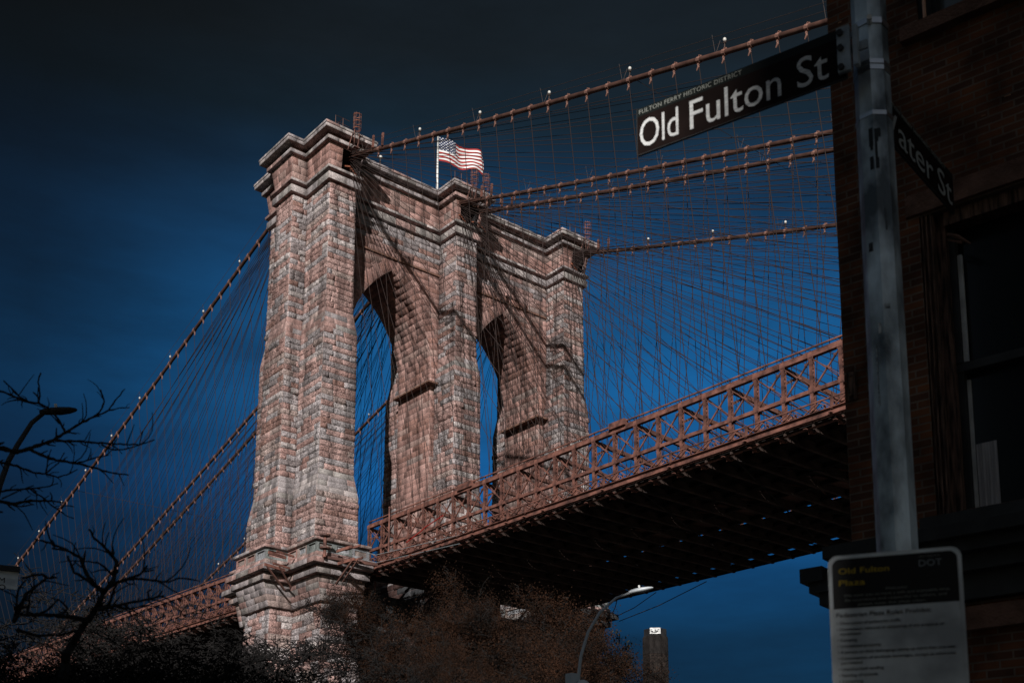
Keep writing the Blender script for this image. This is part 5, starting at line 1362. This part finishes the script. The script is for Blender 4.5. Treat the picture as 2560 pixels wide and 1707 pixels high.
twig_tree('tree_branch', 'dark knobbly bare branch reaching in from the left across the street lamp', (0, 900), [
 (U((-260, 860), (-60, 790), (150, 845), (300, 800), (480, 740), (600, 665), (700, 600), (850, 525), (920, 470), (960, 380), (925, 270)), .045, .010, .5),
 (U((850, 525), (1000, 460), (1060, 370), (1145, 265)), .016, .008, .3), (U((1000, 460), (1090, 440), (1190, 435)), .012, .007, .2),
 (U((510, 740), (700, 745), (930, 760), (1100, 770), (1280, 775), (1420, 730)), .020, .008, -.6), (U((930, 775), (1030, 825), (1150, 815), (1280, 780), (1310, 650)), .014, .007, -.3),
 (U((600, 665), (560, 590), (510, 510), (440, 440), (350, 395), (220, 375), (60, 300), (-40, 280)), .018, .016, .5), (U((35, 190), (100, 260), (170, 330), (260, 380)), .010, .015, .3),
 (U((350, 395), (365, 330), (350, 200), (375, 120)), .016, .010, .2), (U((350, 340), (305, 295)), .012, .008, .1),
 (U((260, 815), (400, 880), (520, 920), (700, 945), (860, 985), (1000, 1030), (1180, 1055)), .026, .009, -.5), (U((700, 945), (800, 920), (900, 890), (1000, 870)), .014, .008, -.2),
 (U((420, 1040), (440, 920), (470, 820)), .012, .007, .2), (U((430, 1030), (540, 940), (590, 850)), .012, .007, .2), (U((440, 870), (425, 1000)), .010, .008, 0),
 (U((-60, 920), (150, 970), (300, 1030), (420, 1045), (530, 1075), (640, 1040), (710, 1003)), .022, .009, .4), (U((-60, 1215), (150, 1185), (300, 1180), (420, 1165), (530, 1130)), .018, .008, .4), (U((20, 1270), (150, 1210), (270, 1160), (310, 1150)), .012, .008, .1),
 (U((-60, 1280), (100, 1320), (280, 1290), (420, 1290), (580, 1305)), .030, .010, .4), (U((290, 1190), (400, 1270), (500, 1350), (600, 1420), (675, 1450)), .014, .008, .3), (U((470, 1290), (480, 1240), (460, 1215)), .012, .008, 0), (U((100, 1325), (200, 1340), (310, 1325)), .014, .008, .2), (U((520, 1365), (610, 1330), (680, 1345)), .010, .007, .2), (U((-40, 1390), (30, 1395)), .016, .010, 0), (U((0, 940), (40, 1000)), .010, .007, 0)], 7.6)
twig_tree('tree_branch', 'dark forked bare branch rising from the bottom left in front of the cables', (0, 1280), [
 (U((560, 1620), (620, 1280), (760, 1050), (880, 890), (950, 740), (1040, 620), (1070, 450), (1000, 360), (870, 240), (820, 160)), .062, .014, .4),
 (U((950, 730), (830, 640), (780, 540), (740, 420), (620, 350), (480, 330)), .034, .012, .4), (U((620, 350), (450, 280), (320, 245)), .020, .010, .2), (U((830, 640), (680, 550), (620, 400)), .022, .014, .2),
 (U((1040, 580), (960, 500), (880, 455)), .018, .011, -.2), (U((950, 720), (1080, 640), (1180, 610), (1300, 560), (1350, 490)), .026, .011, -.3), (U((1300, 545), (1410, 530)), .014, .010, -.1),
 (U((1080, 640), (1240, 605), (1400, 625), (1550, 640), (1650, 605), (1755, 618)), .020, .009, -.5), (U((880, 890), (1000, 850), (1060, 680)), .024, .016, -.2),
 (U((780, 985), (560, 950), (400, 940), (190, 940)), .034, .020, .4), (U((560, 950), (620, 880), (560, 820)), .018, .011, .2), (U((360, 940), (440, 890), (540, 800)), .018, .011, .2), (U((250, 930), (265, 850), (270, 760)), .016, .010, .1),
 (U((130, 1000), (180, 900), (240, 750), (380, 640), (430, 600), (520, 600)), .030, .014, .3), (U((430, 600), (390, 570), (300, 580), (210, 605)), .020, .013, .1), (U((130, 1000), (170, 700), (240, 620)), .020, .011, .1),
 (U((840, 900), (1100, 850), (1350, 800), (1500, 765)), .026, .010, -.6), (U((1370, 800), (1360, 730), (1390, 710)), .014, .009, 0), (U((1440, 780), (1490, 720)), .012, .009, 0), (U((1080, 860), (1200, 890), (1340, 850)), .016, .009, -.2),
 (U((160, 1080), (330, 1130), (560, 1125), (720, 1080)), .022, .014, .2)], 6.6)
# trunks of the same trees, just outside the left edge
# ------------------------------------------------------------------ unseen buildings added behind the viewer to shade the foreground
na = np.array((math.cos(R(44)), math.sin(R(44)))); sa = np.array((math.cos(SUN_AZ), math.sin(SUN_AZ)))
def shade_block(n0, n1, dist, ht, label):
    c = CAM[:2]; base_n = float(c @ na)
    p = c + sa * dist + na * ((n0 + n1) / 2 - base_n)
    t = empty('shade_building', (p[0], p[1], 0), label, 'building', None); t.rotation_euler = (0, 0, R(44))
    wd2 = (n1 - n0) / 2
    mb = MB(); mb.box((-wd2, -12, 0), (wd2, 0, ht)); loc('wall', mb, M['brick'], t)
    mb = MB(); mb.box((-wd2 - .0, -12.3, ht), (wd2 + .0, .5, ht + .6)); loc('cornice', mb, M['brownstone'], t)
    mb = MB(); gl_ = MB()
    for z in np.arange(1.5, ht - 3, 3.6):
        for x in np.arange(-wd2 + 1.2, wd2 - 1.6, 2.6):
            mb.box((x - .1, 0, z - .15), (x + 1.2, .14, z)); mb.box((x - .1, 0, z + 2.0), (x + 1.2, .10, z + 2.25)); gl_.box((x, 0, z), (x + 1.1, .03, z + 2.0))
    f_ = loc('window_trim', mb, M['brownstone'], t); loc('pane', gl_, M['glass'], f_)
shade_block(26.15, 62, 75, 50, 'unseen tall brick block added behind the viewer to shade the facade, pole and signs')
shade_block(-14, 25.2, 26, 40, 'unseen long brick block added behind the viewer to shade the left trees and lamps')  # gap between the two blocks shaped to let sun reach the sign's left end
